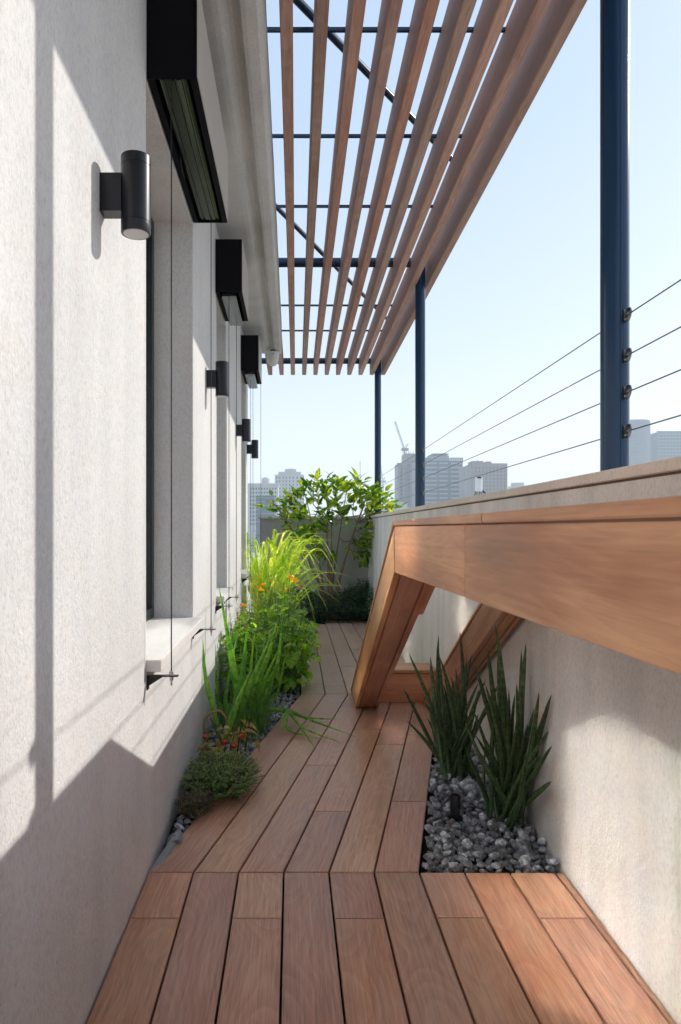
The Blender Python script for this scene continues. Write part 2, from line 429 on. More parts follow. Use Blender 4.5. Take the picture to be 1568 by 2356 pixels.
for k in range(6):
    cuts = [0] + list(sec2[k]) + [1]
    for t0, t1 in zip(cuts, cuts[1:]):
        def pt(t, s): 
            x0 = N0[k] + (N1[k]-N0[k])*t if s == 0 else N0[k+1] + (N1[k+1]-N0[k+1])*t
            return x0 + (G if s == 0 else -G), YA + .0015 + (YB-YA-.003)*t
        e = .0003
        plank([pt(t0+e, 0), pt(t0+e, 1), pt(t1-e, 1), pt(t1-e, 0)], ang2)
for k in range(6):
    a = N1[k] + G; b = (N1[k+1] if k < 5 else 1.05) - G
    a2 = a + .02; b2 = b + .02
    cuts = [[YB, 4.9, 5.75, 6.9, 7.6, 8.18], [YB, 4.84, 6.1, 7.2, 7.95], [YB, 5.5, 6.45, 7.6, 8.28], [YB, 5.1, 6.3, 7.5, 8.25], [YB, 5.9, 7.1, 8.2], [YB, 5.4, 6.8, 8.2]][k]
    for y0, y1 in zip(cuts, cuts[1:]):
        f = lambda y, p, q: p + (q-p)*(y-YB)/3.7
        plank([(f(y0,a,a2), y0+.001), (f(y0,b,b2), y0+.001), (f(y1,b,b2), y1-.001), (f(y1,a,a2), y1-.001)], R(90))

# ------------------------------------------------------------------ parapet on the right and far wall
ZC = 1.262
par = empty('parapet_wall', (wallx(2), 2, 0)); tag(par, 'long beige stucco parapet along the right of the deck, under the cable posts', 'wall')
def W(o, p=par):
    o.matrix_parent_inverse = Matrix.Translation(-p.location); return o
ya, yb = -2.6, 9.20
def sheared(x0, x1, z0, z1, ya=ya, yb=yb):
    bm = bmesh.new()
    v = []
    for y in (ya, yb):
        for x, z in ((x0,z0),(x1,z0),(x1,z1),(x0,z1)): v.append(bm.verts.new((wallx(y)+x, y, z)))
    for f in ((0,1,2,3),(7,6,5,4),(0,4,5,1),(1,5,6,2),(2,6,7,3),(3,7,4,0)): bm.faces.new([v[i] for i in f])
    bmesh.ops.recalc_face_normals(bm, faces=bm.faces); return bm
W(obj('wall', sheared(0, .30, -.42, ZC-.036, yb=9.5), M['stucco_r'], par, bevel=.004))
W(obj('mortar_joint', sheared(.004, .296, ZC-.036, ZC-.030, yb=9.5), plain('mortar', (.16, .13, .11), .95), par))
for y0, y1 in ((-2.6, 1.02), (1.022, 4.4), (4.402, 9.5)):
    W(obj('coping', sheared(-.016, .316, ZC-.030, ZC, y0, y1), M['coping'], par, bevel=.003))
far = empty('end_wall', (.2, 9.2, 0)); tag(far, 'low shaded stucco wall closing the far end of the terrace behind the shrub', 'wall')
M['stucco_shaded'] = stucco('stucco_shaded_end_wall_mat', (.47, .46, .44), .8)  # darker, greyer stucco: the end wall's shade is put into its colour
W(obj('wall', boxm(-.425, 1.014, 9.20, 9.5, -.42, ZC-.034), M['stucco_shaded'], far, bevel=.004), far)
W(obj('coping', boxm(-.457, .998, 9.18, 9.52, ZC-.032, ZC), M['coping'], far, bevel=.003), far)

# ------------------------------------------------------------------ pergola
pg = empty('pergola'); tag(pg, 'slatted pergola of reddish brown timber beams on round navy steel posts', 'pergola')
S = .1457; YN, YF = 2.726, 8.95; ZN, ZF = EYE+2.083, EYE+1.981
def pz(y): return ZN + (ZF-ZN)*(y-YN)/(YF-YN)
def px(i, y): return -.315 + S*i + .0376*(y-YN)/(YF-YN)
BW, BH = .0536, .208
for i in range(11):
    y0 = -1.2; y1 = YF
    L = y1-y0
    bm = bmesh.new(); bx(bm, 0, L, -BW/2, BW/2, 0, BH)
    bmesh.ops.bevel(bm, geom=bm.edges[:], offset=.004, segments=2, affect='EDGES')
    o = obj('beam', bm, M['beam'], pg)
    a = Vector((px(i, y0), y0, pz(y0))); b = Vector((px(i, y1), y1, pz(y1)))
    if i < 2: a = a.lerp(b, (7.36-y0)/L); o.scale.x = (b-a).length/L
    o.location = a
    d = (b-a).normalized()
    o.rotation_euler = Matrix((d, Vector((0,0,1)).cross(d).normalized(), d.cross(Vector((0,0,1)).cross(d).normalized()))).transposed().to_euler()
POST = [(1.006, 2.153), (1.074, 5.78), (1.10, 8.84)]
CZ = [EYE+.649, EYE+.526, EYE+.414, EYE+.295]
M['clamp'] = plain('dull_clamp_steel', (.20, .20, .20), .3, 1.0)
def clamp(shiny):
    bm = bmesh.new()
    lathe(bm, [(.006, -.030), (.0085, -.026), (.0085, -.004), (.005, 0)], (0, 0, 0), 12, 'Y')     # threaded sleeve towards the camera
    lathe(bm, [(.0115, -.012), (.0115, -.004)], (0, 0, 0), 6, 'Y')
    tube(bm, [(-.002, -.012, -.022), (.0, -.022, -.020), (.003, -.027, -.006), (.006, -.027, .008), (.007, -.020, .018), (.007, -.008, .020)], .0062, 8)
    bx(bm, -.010, .008, -.008, 0, -.024, .020)
    return bm
for k, (x, y) in enumerate(POST):
    top = pz(y) + (.30 if k == 0 else .235 if k == 1 else .20)
    p = empty('post', (x, y, ZC), pg)
    bm = bmesh.new(); tube(bm, [(0, 0, 0), (0, 0, top-ZC)], .042, 40)
    o = obj('pole', bm, M['navy'], p, True)
    for f in o.data.polygons:
        if len(f.vertices) > 4: f.use_smooth = False
    obj('weld_strip', boxm(-.002, .002, -.0437, -.040, .0, top-ZC-.08), M['navy'], p)
    o.rotation_euler = (0, 0, R(20))
    for z in CZ:
        c = obj('cable_clamp', clamp(k), M['clamp'], p, True); c.location = (.013, -.0418, z-ZC)
        c.scale = (.78, .85, .85)
    # cross pipe from the post to the eave
    zc = pz(y) + (.136, .188, .155)[k]
    bm = bmesh.new(); tube(bm, [(-.42 if k else -.10, y, zc), (x+.02, y, zc)], .038, 24)
    o = obj('cross_pipe', bm, M['navy'], pg, True)
for y in (2.30, 3.15, 3.98, 4.82, 6.86, 7.69):
    zc = pz(y) + .195
    obj('thin_crossbar', boxm(-.12, px(9, y)+.03, y-.008, y+.008, zc-.008, zc+.008), M['navy'], pg)
for a, b in (((-.14, 2.82), (1.01, 4.32)), ((-.28, 4.54), (1.03, 7.43))):
    bm = bmesh.new(); tube(bm, [(a[0], a[1], pz(a[1])+BH+.03), (b[0], b[1], pz(b[1])+BH+.03)], .019, 12)
    obj('diagonal_brace', bm, M['navy'], pg, True)
CL = ['highest of the four thin steel cables strung between the navy posts', 'second highest thin steel cable strung between the navy posts',
      'third thin steel cable down, strung between the navy posts', 'lowest of the four thin steel cables, strung just above the parapet coping']
for z, lb in zip(CZ, CL):
    bm = bmesh.new()
    tube(bm, [(.96, -2.4, z), (POST[0][0]+.015, POST[0][1]-.07, z), (POST[1][0]+.015, POST[1][1]-.07, z), (POST[2][0]+.012, POST[2][1]-.05, z)], .0022, 6)
    tag(obj('steel_cable', bm, M['wire']), lb, 'cable', 'cables strung along the parapet')

# ------------------------------------------------------------------ folded wooden counter
ct = empty('wooden_counter', (.33, 2.23, 0)); tag(ct, 'folded reddish timber bar counter whose sloping legs drop to the deck', 'counter')
def grainobj(name, poly, x0, x1, ang, pr=ct):
    """panel in the YZ plane between x0 and x1, grain along a direction 'ang' in that plane"""
    cy_ = sum(p[0] for p in poly)/len(poly); cz = sum(p[1] for p in poly)/len(poly)
    ca, sa = math.cos(-ang), math.sin(-ang)
    loc = [((y-cy_)*ca-(z-cz)*sa, (y-cy_)*sa+(z-cz)*ca) for y, z in poly]
    bm = bmesh.new(); extr(bm, loc, 'Y', -(x1-x0)/2, (x1-x0)/2)     # local x = grain, local z = across, local y = thickness
    bmesh.ops.bevel(bm, geom=bm.edges[:], offset=.0018, segments=2, affect='EDGES')
    o = obj(name, bm, M['bench'], pr)
    # local x->(0,cos,sin), local z->(0,-sin,cos), local y -> -X
    c, s = math.cos(ang), math.sin(ang)
    m = Matrix(((0, -1, 0, (x0+x1)/2), (c, 0, -s, cy_), (s, 0, c, cz), (0, 0, 0, 1)))
    o.matrix_world = m; o.matrix_parent_inverse = Matrix.Translation(-pr.location)
    return o
YE = 2.23; ZT = 1.109; ZB = .961; SL = .477; XF = .330
la = -math.atan(SL)
def zt(y): return ZT - .454*(y-YE)
def zu(y): return ZB - SL*(y-YE)
yt, yu = YE + ZT/.454, YE + ZB/SL
def zb0(y): return ZB + .0215*(YE-y)
NY = -.75
grainobj('fascia', [(NY, zb0(NY)), (1.198, zb0(1.198)), (1.198, ZT), (NY, ZT)], XF, XF+.022, 0)
grainobj('fascia', [(1.201, zb0(1.201)), (YE-.002, ZB), (YE-.002, ZT), (1.201, ZT)], XF+.001, XF+.022, 0)
leg1 = empty('sloping_leg', ct.location, None); leg1.parent = ct; leg1.location = (0, 0, 0)
def LP(*a):
    o = grainobj(*a); o.parent = leg1; o.matrix_parent_inverse = Matrix.Translation(-ct.location); return o
lg = [(YE, ZT), (YE, ZB), (yu, .002), (yt, .002)]
LP('side_panel', lg, XF, XF+.022, la)
LP('core_board', [(YE-.06, ZT-.02), (YE-.06, ZB+.028), (YE+.01, ZB+.004), (yu-.01, .004), (yt-.02, .004), (YE, ZT-.014)], XF+.0255, XF+.112, la)
ym = 2.60
LP('side_panel', [(YE, ZT), (YE, ZB-.004), (ym, zu(ym)-.006), (ym, zt(ym))], XF+.1155, XF+.152, la)
LP('side_panel', [(ym+.001, zt(ym)), (ym+.001, zu(ym)), (yu, .002), (yt, .002)], XF+.1155, XF+.139, la)
cap = [(YE+.004, ZT+.004), (YE+.004, ZT+.023), (yt+.045, .002), (yt+.012, .002)]
LP('cap_board', [(YE+.002, ZT+.001), (YE+.004, ZT+.017), (yt+.036, .003), (yt+.006, .003)], XF-.004, XF+.143, la)
def topboard(x0, x1, y0, y1):
    bm = bmesh.new(); bx(bm, -(y1-y0)/2, (y1-y0)/2, -(x1-x0)/2, (x1-x0)/2, 0, .015)
    bmesh.ops.bevel(bm, geom=bm.edges[:], offset=.002, segments=2, affect='EDGES')
    o = obj('top_board', bm, M['bench'], ct); o.matrix_world = Matrix.Translation(((x0+x1)/2, (y0+y1)/2, ZT+.003)) @ Matrix.Rotation(R(90), 4, 'Z')
    o.matrix_parent_inverse = Matrix.Translation(-ct.location)
for x0, x1, j in ((XF-.004, .490, 1.06), (.496, .665, .4), (.671, .835, 1.5)):
    topboard(x0, x1, NY, j); topboard(x0, x1, j+.002, YE)
obj('unseen_end_panel', boxm(XF+.113, .82, YE-.03, YE-.008, .965, ZT), M['bench'], ct).matrix_parent_inverse = Matrix.Translation(-ct.location)  # unseen panel, added to stop sun leaking through under the top
# frame under the top and the wall-side leg
grainobj('top_bearer', [(NY, 1.03), (YE-.1, 1.03), (YE-.1, ZT), (NY, ZT)], .80, .825, 0)
leg2 = empty('sloping_leg', (0, 0, 0)); leg2.parent = ct
S2 = .52
def LQ(*a):
    o = grainobj(*a); o.parent = leg2; o.matrix_parent_inverse = Matrix.Translation(-ct.location); return o
def z2(y): return .764 - S2*(y-2.6)
yq = 2.6+.764/S2; y20 = 2.275
l2 = [(y20, z2(y20)+.150), (y20, z2(y20)), (yq-.004, .002), (yq+.288, .002)]
a2 = -math.atan(S2)
LQ('side_panel', l2, .760, .782, a2); LQ('core_board', [(y, z+.003 if i in (1,) else z) for i, (y, z) in enumerate(l2)], .785, .826, a2)
LQ('side_panel', l2, .829, .846, a2)
LQ('cap_board', [(y20, z2(y20)+.153), (y20, z2(y20)+.172), (yq+.325, .002), (yq+.292, .002)], .756, .849, a2)
def crossboard(name, x0, x1, y0, y1, z0, z1):
    bm = boxm(x0-(x0+x1)/2, x1-(x0+x1)/2, y0-(y0+y1)/2, y1-(y0+y1)/2, 0, z1-z0)
    bmesh.ops.bevel(bm, geom=bm.edges[:], offset=.0018, segments=2, affect='EDGES')
    o = obj(name, bm, M['bench'], ct); o.matrix_world = Matrix.Translation(((x0+x1)/2, (y0+y1)/2, z0)); o.matrix_parent_inverse = Matrix.Translation(-ct.location)
crossboard('cross_panel', XF+.141, .845, 4.375, 4.40, .002, .184)
crossboard('cross_board', XF+.141, .845, 4.368, 4.62, .188, .207)
crossboard('cross_panel', XF+.141, .845, 4.59, 4.61, .002, .184)

bpy.context.view_layer.update()
ct.rotation_euler = (0, 0, -.0295)      # the counter stands parallel to the parapet, which runs slightly askew

# ------------------------------------------------------------------ blinds
M['plate'] = plain('pale_front_plate', (.52, .49, .45), .4)
def blind(a, b, label, drop, gw):
    t = empty('window_blind', (WX, (a+b)/2, Z_LINT)); tag(t, label, 'blind', 'blinds above the windows')
    def U(o): o.matrix_parent_inverse = Matrix.Translation(-t.location); return o
    x0, x1, z0, z1 = WX+.002, -.302, Z_LINT, Z_LINT+.318; k = .006
    bm = bmesh.new()
    bx(bm, x1-k, x1, a, b, z0, z1); bx(bm, x0, x0+k, a, b, z0, z1); bx(bm, x0+k, x1-k, a, a+k, z0, z1); bx(bm, x0+k, x1-k, b-k, b, z0, z1)
    bx(bm, x0+k, x1-k, a+k, b-k, z1-k, z1)
    bx(bm, x0+k, x0+.022, a+k, b-k, z0, z0+.004); bx(bm, x1-.022, x1-k, a+k, b-k, z0, z0+.004)
    U(obj('casing', bm, M['casing'], t, bevel=.0015))
    U(obj('front_plate', boxm(x1+.0005, x1+.003, a, b, z0+.004, z1), M['plate'], t))
    zb = z0 + .012 - drop
    n = 8 if drop < .01 else 12
    for q in range(n):
        bm = bmesh.new(); w_ = .040
        cx = (x0+x1)/2
        prof = [(-w_, -.004), (-w_*.5, .003), (0, .005), (w_*.5, .003), (w_, -.004), (w_, -.0055), (w_*.5, .0015), (0, .0035), (-w_*.5, .0015), (-w_, -.0055)]
        extr(bm, [(cx+u, zb+.02+.0085*q+v) for u, v in prof], 'Y', a+.02, b-.02)
        U(obj('slat', bm, M['slat'], t))
    cx = (x0+x1)/2
    rp = [(-.043, .012), (-.043, -.002), (-.037, -.004), (-.029, -.004), (-.027, -.0005), (-.022, -.0005), (-.020, -.005), (.004, -.006), (.006, -.002), (.010, -.002), (.012, -.006), (.026, -.005), (.028, -.001), (.033, -.001), (.035, -.004), (.043, -.003), (.043, .012)]
    U(obj('bottom_rail', extr(bmesh.new(), [(cx+u, zb+v) for u, v in rp], 'Y', a+.02, b-.02), M['rail'] if drop < .01 else M['alu'], t))
    for (gx, gy) in gw:
        bm = bmesh.new(); tube(bm, [(gx, gy, z0+.06), (gx, gy, Z_SILL-.062)], .0021, 6); U(obj('guide_wire', bm, M['black'], t))
    for (gx, gy) in gw[:2]:
        br = U(empty('wire_bracket', (0, 0, 0), t)) if False else None
        bm = bmesh.new(); zz = Z_SILL-.053
        bx(bm, WX, gx+.022, gy-.012, gy+.012, zz-.003, zz)            # arm
        bx(bm, WX, WX+.004, gy-.012, gy+.012, zz-.045, zz-.003)         # plate on the wall
        extr(bm, [(WX+.004, zz-.034), (WX+.052, zz-.0035), (WX+.004, zz-.0035)], 'Y', gy-.0015, gy+.0015)
        o = U(obj('wire_bracket', bm, M['black'], t))
        bm = bmesh.new(); lathe(bm, [(.0065, zz-.016), (.0065, zz-.0045)], (gx, gy, 0), 6); lathe(bm, [(.0065, zz+.001), (.0065, zz+.012)], (gx, gy, 0), 6)
        lathe(bm, [(.003, zz-.032), (.003, zz+.014)], (gx, gy, 0), 8)
        f = obj('nut', bm, M['steel'], o)
    bm = bmesh.new()
    tube(bm, [(x0+.03, a+.45*(b-a), z0+.01), (x0+.034, a+.47*(b-a), z0-.035), (x0+.036, a+.52*(b-a), z0-.045), (x0+.03, a+.55*(b-a), z0+.01)], .0022, 6)
    U(obj('cord', bm, M['black'], t))
    return t
blind(2.197, 3.24, 'widest black blind box, over the near window, slats tucked inside', .0, [(-.386, 2.215), (-.378, 3.235)])
blind(4.18, 4.78, 'black blind box over the middle window with slats hanging below it', .045, [(-.382, 4.20), (-.380, 4.74)])
blind(6.26, 6.87, 'smallest-looking black blind box over the last window, beside the dome camera', .055, [(-.382, 6.42), (-.382, 6.80), (-.305, 6.80)])

# ------------------------------------------------------------------ wall lamps
def lamp_meshes():
    b = bmesh.new(); bx(b, .0, .052, -.022, .022, -.046, .046)
    b = to_mesh('bracket', b, M['black'])
    c = bmesh.new(); lathe(c, [(u_, v_*.93) for u_, v_ in [(.031, -.1005), (.0348, -.1005), (.036, -.098), (.036, -.0735), (.0352, -.073), (.0352, -.0718), (.036, -.071), (.036, .0735), (.0352, .074), (.0352, .0752), (.036, .076), (.036, .099), (.035, .1005), (.031, .1005)]], (.083, 0, 0), 40)
    c = to_mesh('cylinder', c, M['black'], True)
    l = bmesh.new(); lathe(l, [(.0305, -.0942), (.0305, -.092)], (.083, 0, 0), 32); l = to_mesh('lens', l, M['lens'])
    return b, c, l
LM = lamp_meshes()
for y, lb in ((1.685, 'black cylinder wall lamp with a pale lens, before the wide near window'), (3.765, 'black cylinder wall lamp on the pier between the first two windows'),
              (5.74, 'black cylinder wall lamp on the pier before the last window'), (7.10, 'black cylinder wall lamp at the far end of the window wall')):
    t = empty('wall_lamp', (WX, y, EYE+.81)); tag(t, lb, 'wall lamp', 'cylinder lamps along the window wall')
    t.rotation_euler = (0, 0, 0)
    for nm, me in zip(('bracket', 'cylinder', 'lens'), LM): inst(nm, me, t, Matrix())

# dome camera under the eave
t = empty('security_camera', (-.195, 7.18, Z_SOF)); tag(t, 'small white dome camera hanging under the far end of the eave', 'security camera')
bm = bmesh.new(); lathe(bm, [(.03, 0), (.034, -.012), (.028, -.022)], (0, 0, 0), 20); obj('mount', bm, M['casing'], t, True)
bm = bmesh.new(); lathe(bm, [(.045, -.020), (.062, -.024), (.064, -.060), (.060, -.085)], (0, 0, 0), 28); obj('housing', bm, M['white'], t, True)
bm = bmesh.new(); lathe(bm, [(.0585, -.085), (.058, -.105), (.050, -.135), (.034, -.158), (.012, -.168)], (0, 0, 0), 28); obj('dome', bm, M['white'], t, True)
bm = bmesh.new(); lathe(bm, [(.006, -.0655), (.006, -.0635)], (.004, 0, -.052), 12, 'Y'); obj('lens', bm, M['casing'], t)

# ------------------------------------------------------------------ gravel
def stone_mesh(k):
    r_ = random.Random(100+k); bm = bmesh.new(); bmesh.ops.create_icosphere(bm, subdivisions=2, radius=1)
    planes = [(Vector((r_.gauss(0,1), r_.gauss(0,1), r_.gauss(0,1))).normalized(), r_.uniform(.42, .78)) for _ in range(14)]
    for v in bm.verts:
        for n_, d_ in planes:
            e = v.co.dot(n_)-d_
            if e > 0: v.co -= n_*e*.9
        v.co *= 1 + .10*mnoise.noise(v.co*1.7 + Vector((k*7.1, 0, 0)))
    return to_mesh('stone', bm, M['stone'], 22)
SM = [stone_mesh(k) for k in range(12)]
def stone_M(x, y, z, s):
    q = Matrix.Rotation(rnd.uniform(0, 6.28), 4, 'Z') @ Matrix.Rotation(rnd.gauss(0, .35), 4, 'X') @ Matrix.Rotation(rnd.gauss(0, .35), 4, 'Y')
    return Matrix.Translation((x, y, z)) @ q @ Matrix.Diagonal((s*rnd.uniform(.9, 1.45), s*rnd.uniform(.75, 1.0), s*rnd.uniform(.55, .8), 1))
def in_right(x, y):
    t = (y-YA)/(YB-YA); dx = N0[6] + (N1[6]-N0[6])*t
    return YA+.012 < y < 4.25 and dx+.010 < x < wallx(y)-.012
def in_left(x, y):
    if y < YB:
        t = (y-YA)/(YB-YA); dx = N0[0] + (N1[0]-N0[0])*t
    else: dx = N1[0]
    return 2.30 < y < 7.6 and WX+.014 < x < dx-.012
def gravel(name, label, inside, xr, yr, hf, limit, sp):
    root = empty(name); tag(root, kind='structure')
    # low bed under the stones
    pts = []
    y = yr[0]
    while y < yr[1]:
        x = xr[0]
        while x < xr[1]:
            p = (x+rnd.uniform(-.35, .35)*sp, y+rnd.uniform(-.35, .35)*sp)
            if inside(*p): pts.append(p)
            x += sp
        y += sp*.92
    pts.sort(key=lambda p: p[1])
    sb = bmesh.new()
    for i, (x, y) in enumerate(pts):
        s = sp*.5*rnd.uniform(.72, 1.22)
        m = stone_M(x, y, hf(x, y) + rnd.uniform(-.008, .008), s)
        if i < limit: inst('stone', rnd.choice(SM), root, m)
        else: stamp(sb, rnd.choice(SM), m)
        # a lower layer that fills the gaps
        if y < 4.4: [stamp(sb, rnd.choice(SM), stone_M(x+sp*ux, y+sp*uy, hf(x, y)-.019, s*.9)) for ux, uy in ((.5, .45), (-.35, .2), (.1, -.4)) if inside(x+sp*ux, y+sp*uy)]
    o = obj('small_stones', sb, M['stone'], root, True); tag(o, kind='stuff')
    return root
def stamp(bm, me, m):
    n0 = len(bm.verts); bm.from_mesh(me)
    bm.verts.ensure_lookup_table()
    for v in bm.verts[n0:]: v.co = m @ v.co
def hr(x, y): return .010 + .050*math.exp(-(((x-.62)/.2)**2 + ((y-2.75)/.38)**2)) - .012*math.exp(-((y-YA)/.1)**2)
gravel('gravel_bed', '', in_right, (.40, .95), (YA, 4.3), hr, 290, .045)
gravel('gravel_bed', '', in_left, (WX, .06), (2.3, 7.6), lambda x, y: -.008 + .010*math.sin(x*9+y*5), 290, .038)
inst('stone', SM[3], bpy.data.objects['gravel_bed.001'], Matrix.Translation((-.400, 2.42, .010)) @ Matrix.Rotation(.5, 4, 'Z') @ Matrix.Diagonal((.038, .016, .014, 1)))
o = obj('edging_strip', boxm(-.14, .14, -.012, .012, 0, .035), plain('pale_stone_offcut', (.33, .36, .38), .7, var=.1))
o.location = (-.428, 2.345, -.03); o.rotation_euler = (0, R(-4), R(80)); tag(o, 'pale stone offcut wedged between the wall foot and the first plank', 'stone strip')

# ------------------------------------------------------------------ plant meshes
def leaf_bm(L, wd, fold=.25, droop=.3, n=6, tip=1.5, wav=0.0, bm=None, M_=None):
    """leaf from the origin along +Y, folded on the midrib, bending down"""
    own = bm is None
    if own: bm = bmesh.new()
    rows = []
    for i in range(n+1):
        t = i/n; wv = wd*.5*(math.sin(math.pi*min(1, t**.75)))**.9 + .0008
        if i == n: wv = .0006
        y = L*t*(1-.15*droop*t); z = -droop*L*t*t*.6
        zz = wv*fold + wav*L*math.sin(t*9)*.05
        r_ = [Vector((-wv, y, z+zz)), Vector((0, y, z)), Vector((wv, y, z+zz*.9))]
        if M_ is not None: r_ = [M_ @ p for p in r_]
        rows.append([bm.verts.new(p) for p in r_])
    for a, b in zip(rows, rows[1:]):
        bm.faces.new((a[0], a[1], b[1], b[0])); bm.faces.new((a[1], a[2], b[2], b[1]))
    return bm
def frame(pos, d, up=Vector((0,0,1)), s=1.0, roll=0.0):
    """matrix with +Y along d and +Z near up"""
    d = d.normalized(); x = d.cross(up)
    x = x.normalized() if x.length > 1e-4 else Vector((1,0,0))
    z = x.cross(d); m = Matrix((x, d, z)).transposed().to_4x4()
    return Matrix.Translation(pos) @ m @ Matrix.Rotation(roll, 4, 'Y') @ Matrix.Scale(s, 4)
def sph(a, e): return Vector((math.cos(a)*math.cos(e), math.sin(a)*math.cos(e), math.sin(e)))

# snake plants
def snake_mat():
    m = N('snake_plant_leaf'); c = m.coord(); r = m.rand()
    z = m.n('SeparateXYZ'); m.put(z.inputs[0], c); zz = z.outputs[2]
    band = m.noise(m.map(c, (2.0, 2.0, 34)), 1.0, 3, .6)
    col = m.ramp(band, [(.36, (.032, .066, .024)), (.5, (.054, .104, .036)), (.68, (.095, .16, .056))])
    rib = m.noise(m.map(c, (130, 130, 1.2)), 1.0, 2)
    col = m.mix(1.0, col, m.ramp(rib, [(.35, .62), (.65, 1.2)]), 'MULTIPLY')
    col = m.mix(1.0, col, m.ramp(r, [(0, .7), (1, 1.35)]), 'MULTIPLY')
    tipf = m.ramp(zz, [(.978, 0.0), (.992, 1.0)])
    col = m.mix(tipf, col, (.42, .33, .20))
    return m.done(m.bsdf(col, .42, normal=m.bump(rib, .3, .002), spec=.45))
M['snake'] = snake_mat()
def snake_mesh(k):
    r_ = random.Random(k); bm = bmesh.new(); n = 12
    bx_, by_ = r_.uniform(-.10, .10), r_.uniform(-.10, .10)
    pts, rad = [], []
    for i in range(n+1):
        t = i/n; pts.append((bx_*(t*t-.1*t), by_*(t*t-.1*t), t))
        rad.append(.0118*(.72+.5*t)*(1-t**2.6)**.62 + .0006 if t < 1 else .0005)
    return to_mesh('leaf', tube(bm, pts, rad, 9), M['snake'], True)
SN = [snake_mesh(k) for k in range(7)]
def snake(label, base, spec):
    extra_ = []
    for (ox, oy, tx, ty, h) in spec:
        f = ra.uniform(.62, .95); extra_.append((ox*1.2+ra.uniform(-.03, .03), oy+ra.uniform(-.05, .05), tx*f*.85+ra.uniform(-.03, .02), ty*f+ra.uniform(-.10, .10), h*f))
    spec = spec + extra_
    root = empty('snake_plant', base); tag(root, label, 'plant', 'spiky snake plants in the gravel')
    for (ox, oy, tx, ty, h) in spec:
        d = Vector((tx-ox, ty-oy, h)); L = d.length
        q = Vector((0,0,1)).rotation_difference(d.normalized()).to_matrix().to_4x4()
        sxy = rnd.uniform(.85, 1.12)*(.55 + .45*min(1, L/.7))
        m = Matrix.Translation((ox, oy, -.02)) @ q @ Matrix.Rotation(rnd.uniform(0, 6.28), 4, 'Z') @ Matrix.Diagonal((sxy, sxy, L+.02, 1))
        inst('leaf', rnd.choice(SN), root, m)
    return root
ra = random.Random(3)
specB = []   # front clump, right by the wall
for (px_, py_) in ((1178,1430),(1213,1498),(1206,1560),(1252,1575),(1260,1605),(1158,1540),(1122,1495),(1110,1480),(1240,1625),(1278,1765),(1140,1580),(1190,1590),(1095,1640),(1062,1690),(1225,1655),(1168,1640),(1128,1660),(1205,1700),(1080,1720),(1150,1600),(1236,1700),(1262,1690)):
    yy = min(2.56 + ra.uniform(-.06, .12), .862*1590/(px_-672)); tx = (px_-672)*yy/1590; tz = EYE-(py_-1215)*yy/1590
    specB.append((ra.uniform(-.045, .05), ra.uniform(-.05, .05), min(tx, wallx(yy)-.012)-.800, yy-2.58, tz-.02))
snake('tall dark green spiky snake plant against the right wall, in front of its twin', (.800, 2.58, .02), specB)
specA = []
for (px_, py_) in ((968,1468),(968,1490),(1008,1478),(1072,1455),(1034,1505),(1042,1512),(1058,1514),(935,1570),(968,1640),(985,1620),(1022,1590),(1090,1560),(1100,1545),(1048,1580),(1000,1600),(1070,1600),(1012,1650),(1110,1620),(1085,1640),(1030,1690),(1060,1660),(1130,1560)):
    yy = 2.98 + ra.uniform(-.08, .12); tx = (px_-672)*yy/1590; tz = EYE-(py_-1215)*yy/1590
    specA.append((ra.uniform(-.07, .07), ra.uniform(-.06, .06), tx-.715, yy-2.98, tz-.03))
snake('dark green spiky snake plant leaning over the deck edge, behind the spike light', (.715, 2.98, .03), specA)

# spike light in the gravel
t = empty('spike_light', (.595, 2.52, .035)); tag(t, 'small black garden spotlight standing in the grey gravel', 'garden light')
bm = bmesh.new(); lathe(bm, [(.014, .020), (.0185, .024), (.0185, .092), (.017, .095), (.0165, .090)], (0, 0, 0), 24); obj('head', bm, M['black'], t, True)
bm = bmesh.new(); bx(bm, -.024, .024, -.008, .008, .004, .018); lathe(bm, [(.007, -.05), (.010, .022)], (0, 0, 0), 12); obj('bracket', bm, M['black'], t)
bm = bmesh.new(); lathe(bm, [(.010, -.03), (.010, -.004)], (.0, -.02, -.008), 12, 'X'); obj('cable_gland', bm, M['orange'], t)

# spring onions
M['onion'] = leafmat('spring_onion_leaf', (.14, .36, .06), (.32, .54, .11), trans=.55, rough=.38)
M['onion_dry'] = plain('dry_onion_leaf', (.32, .20, .10), .8, var=.2)
def onion_leaf(pts, r0):
    bm = bmesh.new(); n = len(pts)
    P = [Vector(p) for p in pts]; fine = []
    for i in range(n-1):          # Catmull-Rom
        p0, p1, p2, p3 = P[max(i-1,0)], P[i], P[i+1], P[min(i+2,n-1)]
        for q in range(4):
            t = q/4; fine.append(.5*((2*p1)+(p2-p0)*t+(2*p0-5*p1+4*p2-p3)*t*t+(3*p1-p0-3*p2+p3)*t**3))
    fine.append(P[-1]); k = len(fine)-1
    rad = [1.25*r0*(.72 + .55*math.sin(math.pi*min(1, (i/k)*1.1))) * (1-(i/k)**3)**.8 + .0004 for i in range(k+1)]
    return tube(bm, fine, rad, 8)
on = empty('spring_onion', (-.30, 3.75, 0)); tag(on, 'tall clump of spring onions with round upright leaves beside the wall', 'plant')
def ol(pts, r0, mat=None):
    o = obj('leaf', onion_leaf(pts, r0), mat or M['onion'], on, True); o.matrix_parent_inverse = Matrix.Translation(-on.location)
def W3(px_, py_, y): return Vector(((px_-672)*y/1590, y, EYE-(py_-1215)*y/1590))
